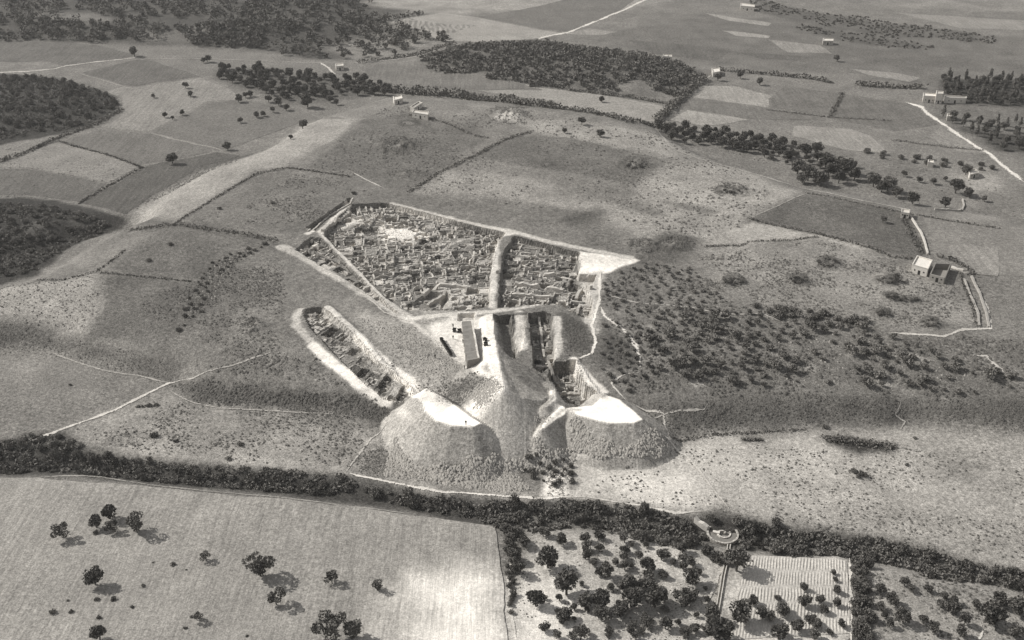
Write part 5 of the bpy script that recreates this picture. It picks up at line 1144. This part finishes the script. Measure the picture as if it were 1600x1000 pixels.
hedge(((1262, 302), (1340, 318), (1420, 334), (1480, 345), (1563, 358)), 1.5, .7, "dark boundary above the dark parcel", 7, .4)
hedge(((1410, 340), (1425, 365), (1440, 395)), 3.0, .8, "dark rough verge left of the long field wall", 10, .4)
hedge(((1500, 428), (1508, 450), (1522, 490), (1525, 510)), 1.5, .9, "dark verge along the broken rubble wall", 9, .35)
hedge(((1468, 402), (1490, 408), (1510, 420), (1520, 432)), 2.5, 1.6, "bushes behind the walled yard", 9, .5)
hedge(((1292, 688), (1330, 690), (1395, 699)), 3.2, 1.0, "dark oval patch of rushes on the pale lower field", 30, .4)
hedge(((1160, 687), (1190, 687)), 1.6, .6, "small dark patch of rushes on the pale lower field", 16, .35)
hedge(((215, 636), (245, 634)), 1.0, .6, "small dark weed streak beside the white footpath", 10, .35)
hedge(((1050, 684), (1110, 680), (1190, 675), (1260, 672)), 1.4, .5, "dark weedy edge at the foot of the right bank", 7, .35)

# scrub tufts and stones: countless
def tufts(name, label, regions, mat, seed, flat=1.0, cat=None):
    rg = np.random.default_rng(seed); C = []; S = []
    for pts, n, s0, s1, cl in regions:
        pw = GP(pts); lo, hi = pw.min(0), pw.max(0); c = rg.uniform(lo, hi, (int(n * 6), 2))
        sd = sdist(c[:, 0], c[:, 1], pw) + (fbm(c[:, 0], c[:, 1], 7, 165, 3) - .5) * 7
        m = rg.random(len(c)) < np.clip(sd / 3.5 + .1, 0, 1)
        if cl: m &= rg.random(len(c)) < np.clip((fbm(c[:, 0], c[:, 1], cl, 160, 3) - .36) * 3.2, 0, 1)
        c = c[m][:n]; C.append(c); S.append(rg.uniform(0, 1, len(c)) ** 2.2 * (s1 - s0) + s0)
    C = np.concatenate(C); S = np.concatenate(S); n = len(C); z = HZ(C[:, 0], C[:, 1])
    a = rg.uniform(0, 6.28, n); V = np.zeros((n, 5, 3))
    for k in range(4):
        r = S * rg.uniform(.7, 1.3, n); V[:, k, 0] = C[:, 0] + r * np.cos(a + k * 1.5708); V[:, k, 1] = C[:, 1] + r * np.sin(a + k * 1.5708); V[:, k, 2] = z - .08
    V[:, 4, 0] = C[:, 0] + S * rg.uniform(-.4, .4, n); V[:, 4, 1] = C[:, 1] + S * rg.uniform(-.4, .4, n); V[:, 4, 2] = z + S * rg.uniform(.7, 1.4, n) * flat
    b = np.arange(n)[:, None] * 5
    Fq = np.concatenate([b + np.array([[k, (k + 1) % 4, 4]]) for k in range(4)])
    return link(name, np_mesh(name, V.reshape(-1, 3), Fq), mat, kind='stuff', label=label, cat=cat)
tufts("scrub", "low dark scrub tufts dotted over the dry grass", [
 (((-60, 505), (80, 522), (210, 548), (262, 560), (280, 592), (262, 596), (160, 574), (-60, 545)), 1100, .15, .5, 0),
 (((268, 602), (330, 598), (450, 606), (560, 614), (612, 634), (610, 648), (400, 638), (320, 630)), 2400, .2, .7, 0),
 (((990, 626), (1200, 612), (1680, 616), (1680, 684), (1430, 661), (1250, 671), (1050, 684)), 3600, .15, .55, 0),
 (((200, 470), (300, 440), (436, 396), (452, 480), (448, 520), (560, 612), (280, 592), (262, 560)), 4000, .2, .75, 18),
 (((300, 345), (480, 265), (590, 300), (480, 358)), 1000, .25, .8, 14), (((600, 165), (1020, 205), (1110, 250), (1250, 298), (1100, 390), (900, 340), (640, 300), (480, 262)), 3600, .25, .9, 22),
 (((935, 445), (1080, 400), (1190, 486), (1470, 528), (1563, 515), (1680, 520), (1680, 616), (1000, 622), (960, 600)), 6500, .25, .95, 10),
 (((1075, 400), (1280, 374), (1500, 436), (1530, 508), (1478, 524), (1180, 482)), 3600, .2, .75, 12),
 (((-60, 455), (150, 428), (158, 480), (132, 526), (-60, 500)), 900, .2, .6, 0), (((-60, 225), (185, 248), (220, 262), (125, 318), (-60, 306)), 700, .3, .7, 0), (((225, 262), (378, 244), (198, 334), (128, 318)), 350, .3, .6, 0),
 (((280, 510), (300, 450), (340, 405), (430, 378), (370, 410), (320, 490)), 900, .25, 1.0, 0), (((195, 340), (260, 295), (312, 268), (385, 248), (250, 310)), 500, .25, .7, 0),
 (((105, 668), (275, 612), (590, 652), (600, 700), (570, 738), (200, 712)), 2600, .18, .65, 14), (((540, 738), (600, 672), (616, 722), (690, 742), (772, 732), (800, 732), (850, 772)), 3000, .12, .42, 0),
 (((838, 690), (860, 706), (892, 704), (895, 668), (908, 712), (880, 730), (830, 720)), 900, .12, .45, 0), (((618, 712), (650, 726), (690, 736), (760, 714), (790, 722), (800, 740), (690, 748), (610, 720)), 1000, .1, .38, 0), (((690, 600), (745, 580), (770, 592), (735, 622), (705, 634)), 800, .15, .5, 0), (((1170, 342), (1262, 303), (1412, 332), (1450, 396)), 300, .2, .5, 0), (((1050, 690), (1680, 692), (1680, 900), (1100, 800), (890, 776)), 2600, .15, .6, 12),
 (((560, 495), (640, 505), (760, 590), (690, 640), (600, 560)), 1400, .12, .4, 6), (((880, 490), (925, 505), (928, 555), (875, 555)), 700, .2, .6, 0), (((1345, 880), (1563, 925), (1680, 940), (1680, 1040), (1350, 1040)), 900, .2, .7, 8),
 (((1020, 200), (1240, 222), (1563, 290), (1640, 350), (1420, 325), (1260, 292)), 500, .3, .8, 0), (((820, 700), (900, 712), (905, 745), (850, 740)), 500, .15, .5, 0), (((250, 360), (380, 384), (300, 440), (160, 425)), 250, .2, .5, 0), (((800, 826), (1130, 866), (1142, 1040), (800, 1040)), 700, .15, .45, 10),
]+[(((mx - ra * 3.6, my), (mx - ra * 2, my - rb * 2.2), (mx + ra * 2, my - rb * 2.2), (mx + ra * 3.6, my), (mx + ra * 2, my + rb * 2.2), (mx - ra * 2, my + rb * 2.2)), int(ra * rb * 8), .25, .7, 4) for mx, my, ra, rb, hh in MOUNDS], M_SCRUB, 51, .8, cat="scrub")
tufts("spoil_clods", "coarse grey clods lying round the feet of the spoil heaps", [
 (((600, 745), (616, 675), (628, 708), (650, 722), (695, 732), (772, 716), (800, 728), (850, 772)), 6500, .2, .75, 0), (((768, 712), (810, 716), (840, 690), (850, 698), (868, 706), (892, 698), (905, 700), (900, 735), (840, 740), (800, 735)), 2200, .2, .75, 0),
 (((890, 690), (892, 655), (915, 664), (920, 690), (1000, 700), (1025, 676), (1044, 690), (1030, 714), (930, 718), (900, 712)), 2600, .2, .7, 0), (((708, 618), (765, 588), (784, 606), (752, 640), (738, 640)), 1500, .15, .5, 0), (((835, 655), (862, 638), (872, 640), (848, 668)), 500, .15, .5, 0), (((580, 520), (640, 508), (728, 572), (690, 600), (652, 586)), 1800, .12, .45, 0)], M_CLOD, 53, .9, cat="clods")
tufts("rubble", "pale loose stones strewn over the dig and spoil", [
 (((549, 319), (790, 364), (764, 478), (634, 484), (505, 366)), 6500, .1, .38, 0), (((803, 369), (904, 395), (926, 470), (924, 497), (778, 481)), 3600, .1, .38, 0), (((474, 484), (524, 500), (640, 610), (598, 617), (488, 507)), 1200, .1, .35, 0),
 (((280, 510), (300, 450), (340, 405), (430, 378), (370, 410), (320, 490)), 500, .2, .6, 0), (((708, 618), (770, 590), (790, 606), (755, 645)), 900, .1, .3, 0), (((862, 566), (898, 562), (930, 612), (884, 628)), 500, .12, .4, 0), (((540, 738), (630, 714), (690, 734), (800, 728), (850, 772), (840, 778)), 2400, .1, .34, 0), (((835, 650), (860, 640), (880, 632), (860, 665)), 300, .12, .35, 0), (((850, 735), (890, 735), (890, 775), (850, 775)), 500, .12, .5, 0), (((1200, 500), (1400, 530), (1560, 600), (1200, 606)), 300, .2, .6, 0),
], M_STONE, 52, .9, cat="stones")

# ------------------------------------------------------------------ air
def haze():
    me = bpy.data.meshes.new("haze"); x0, x1, y0, y1, z0, z1 = GX[0] - 50, GX[-1] + 50, GY[0] - 50, GY[-1] + 50, float(Z.min()) - 1.5, 206.0
    V = [(x, y, z) for z in (z0, z1) for x, y in ((x0, y0), (x1, y0), (x1, y1), (x0, y1))]
    me.from_pydata(V, [], [(3, 2, 1, 0), (4, 5, 6, 7), (0, 1, 5, 4), (1, 2, 6, 5), (2, 3, 7, 6), (3, 0, 4, 7)]); me.update()
    m = bpy.data.materials.new("haze_air"); m.use_nodes = True; nt = m.node_tree; nt.nodes.remove(nt.nodes["Principled BSDF"])
    v = nt.nodes.new("ShaderNodeVolumePrincipled"); v.inputs['Density'].default_value = HAZE; v.inputs['Color'].default_value = (.97, .95, .92, 1); v.inputs['Anisotropy'].default_value = 0.2
    nt.links.new(v.outputs[0], nt.nodes["Material Output"].inputs['Volume'])
    link("haze", me, m, kind='stuff', label="thin pale haze over the whole plain")
HAZE = 0.00007
haze()

# ------------------------------------------------------------------ labels that tell look-alikes apart by where they stand
ORDN = ["first", "second", "third", "fourth", "fifth", "sixth", "seventh", "eighth", "ninth", "tenth", "eleventh", "twelfth", "thirteenth", "fourteenth", "fifteenth", "sixteenth", "seventeenth", "eighteenth", "nineteenth", "twentieth"]
COLN = {1: [""], 2: ["left ", "right "], 3: ["left ", "middle ", "right "], 4: ["left ", "centre-left ", "centre-right ", "right "], 5: ["left ", "centre-left ", "middle ", "centre-right ", "right "]}
def single_out():
    by = {}
    for o in sc.objects:
        if o.parent is None and o.get('group') and o.get('label'): by.setdefault(o['label'], []).append(o)
    for lab, os_ in by.items():
        if len(os_) < 2: continue
        pp = {o: proj(*o.location) for o in os_}
        rows = [(os_, "")]
        if len(os_) > 20:
            st = sorted(os_, key=lambda o: pp[o][1]); h = len(st) // 2; rows = [(st[:h], "upper "), (st[h:], "lower ")]
        for sub, rn in rows:
            st = sorted(sub, key=lambda o: pp[o][0]); nc = min(5, max(1, math.ceil(len(st) / 14))); sz = math.ceil(len(st) / nc)
            for c in range(nc):
                part = st[c * sz:(c + 1) * sz]; pn = rn + COLN[nc][c]
                for i, o in enumerate(part):
                    w_ = ORDN[i] if i < len(ORDN) else "last"
                    sfx = (", " + pn + "part, " if pn else ", ") + w_ + " from left"
                    o['label'] = lab + sfx
                    if len(o['label'].split()) > 16: print("LONG", o['label'])
single_out()
